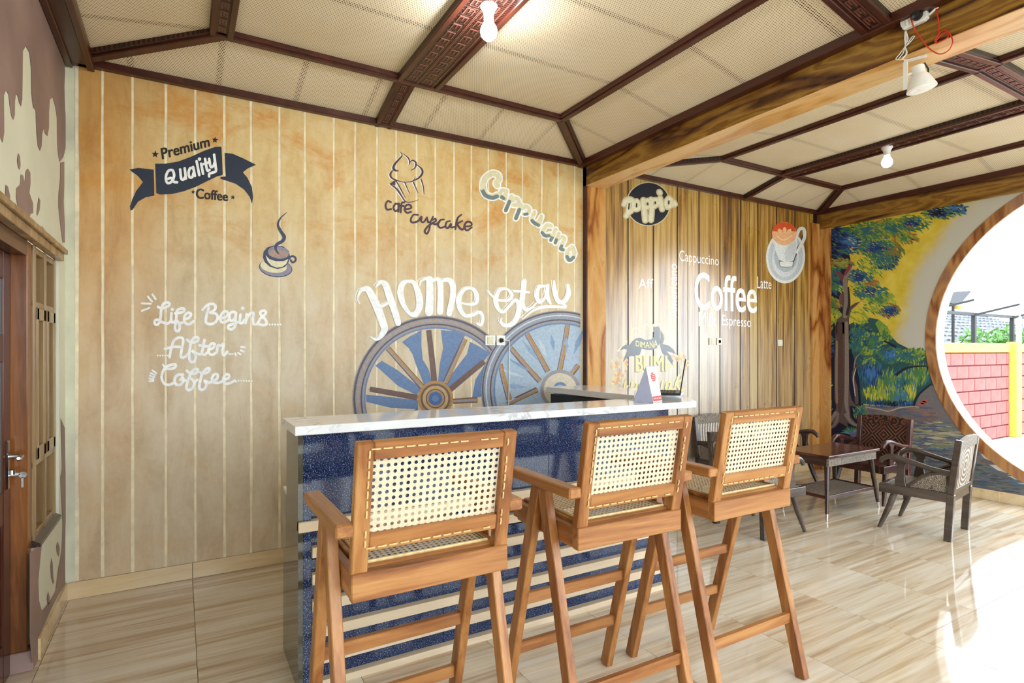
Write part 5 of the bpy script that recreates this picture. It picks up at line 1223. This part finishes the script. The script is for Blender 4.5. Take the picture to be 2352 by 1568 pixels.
# ================================================================== OUTSIDE THE ROUND OPENING
gr = MB().box(XR + .17, 40, -30, 40, -.08, -.03).box(-30, XR + .17, -30, YF, -.08, -.03).build('ground', M['ground'])
tag(gr, 'pale paved yard outside the terrace', None, None, 'structure')
gw = empty('wall_yard', (11, 4.2, 0), 0, 'pink block yard wall with yellow coping and post', None, None, 'structure')
GY = 4.15
MB().box(XR + .17, 17, GY + .012, GY + .16, -.03, 1.56).build('wall_core', M['mortar'], gw)
BWd, BHt = .40, .205
bo = MB().box(.010, BWd - .010, 0, .03, .010, BHt - .010).build('block', M['block'], None, .004); bme = bo.data; bpy.data.objects.remove(bo)
ho = MB().box(.010, BWd/2 - .010, 0, .03, .010, BHt - .010).build('block', M['block'], None, .004); hme = ho.data; bpy.data.objects.remove(ho)
for r_ in range(7):
    x_ = XR + .20
    if r_ % 2:
        o = bpy.data.objects.new('block', hme); COL.objects.link(o); o.location = (x_, GY, r_*BHt - .02); attach(o, gw); x_ += BWd/2
    while x_ + BWd < 17:
        o = bpy.data.objects.new('block', bme); COL.objects.link(o); o.location = (x_, GY + random.uniform(-.002, .002), r_*BHt - .02); attach(o, gw); x_ += BWd
MB().box(XR + .17, 17, GY - .02, GY + .18, 1.42, 1.57).build('coping', M['yellow'], gw, .01)
for x_ in (12.3, 15.6): MB().box(x_, x_ + .22, GY - .10, GY + .05, -.03, 1.60).build('wall_post', M['yellow'], gw, .01)
# steel frame on the wall
pf = empty('steel_frame', (12, 4.6, 0), 0, 'dark steel post and rail frame rising behind the yellow coping', 'frame')
for x_ in (10.4, 12.15, 13.75, 15.4):
    MB().box(x_ - .03, x_ + .03, 4.57, 4.63, -.03, 2.1).build('post', M['steel'], pf)
    MB().bar((x_, 4.6, 2.08), (x_ + .55, 4.15, 2.26), .035, .035).build('bracket_arm', M['steel'], pf)
MB().box(8.0, 17, 4.575, 4.625, 2.07, 2.12).build('top_rail', M['steel'], pf)
MB().box(13.82, 13.9, 4.5, 4.56, -.03, 2.3).build('pale_post', M['white_pl'], pf)
# solar lamp
q = onY(2196, 684, 4.95)
sl = empty('solar_lamp', (q.x, 4.95, 0), 0, 'small solar panel street lamp above the yard wall', 'lamp')
MB().tube([(q.x - .12, 4.95, -.03), (q.x - .12, 4.95, q.z - .1)], .025, 8).build('pole', M['steel'], sl)
MB().bar((q.x - .22, 4.95, q.z - .12), (q.x + .2, 4.95, q.z + .12), .3, .025).build('solar_panel', M['steel'], sl)
MB().box(q.x - .06, q.x + .1, 4.88, 5.00, q.z - .2, q.z - .14).build('lamp_head', M['yellow'], sl, .01)
# neighbouring tiled roof, row by row
rf = empty('tiled_roof', (16, 8, 0), 0, 'pale tiled roof of the neighbouring building', 'roof')
for k in range(12):
    y0 = 6.0 + k * .34; z0 = 1.45 + k * .125; m = MB(); n_ = 60
    for i in range(n_):
        xa = 8 + i * .30
        pts = [(xa, y0 + .42, z0 + .155), (xa + .30, y0 + .42, z0 + .155)] + [(xa + .30 - .3*j/5, y0 - .03*math.sin(math.pi*j/5), z0 + .035*math.sin(math.pi*j/5)) for j in range(6)]
        m.prism(pts, (0, .004, -.02))
    m.build('tile_row', M['rooftile'], rf)
MB().box(8, 26, 6.1, 10.2, -.03, 1.4).build('building_wall', M['reveal'], rf)
# bushes between wall and roof
def bush(px, py, rad, label):
    c_ = onY(px, py, 5.2); m = MB()
    for k in range(420):
        d_ = Vector((random.gauss(0,1), random.gauss(0,1), random.gauss(0,.8))).normalized() * rad * random.random()**.4
        p_ = Vector((c_.x, 5.2, c_.z - rad*.4)) + d_; a_ = Vector((random.gauss(0,1), random.gauss(0,1), random.gauss(0,1))).normalized()
        b_ = a_.cross(Vector((random.gauss(0,1), random.gauss(0,1), random.gauss(0,1)))).normalized()
        m.add([p_, p_ + a_*.06 + b_*.025, p_ + a_*.13, p_ + a_*.06 - b_*.025], [(0,1,2,3)])
    e = empty('bush', (c_.x, 5.2, 0), 0, label, 'bush', 'bushes behind the yard wall')
    f_ = m.build('foliage', M['leafg'], e, fix=False); f_['kind'] = 'stuff'
    st = MB()
    for k in range(4): st.tube([(c_.x + random.uniform(-.08,.08), 5.2, -.03), (c_.x + random.uniform(-.2,.2), 5.2, c_.z - rad*.3)], [.02, .008], 6)
    st.build('stems', M['ebony'], e)
bush(2250, 778, .42, 'light green bush left of the dark steel post')
bush(2305, 776, .40, 'light green bush between the steel posts')
bush(2345, 772, .42, 'light green bush at the right edge of the opening')
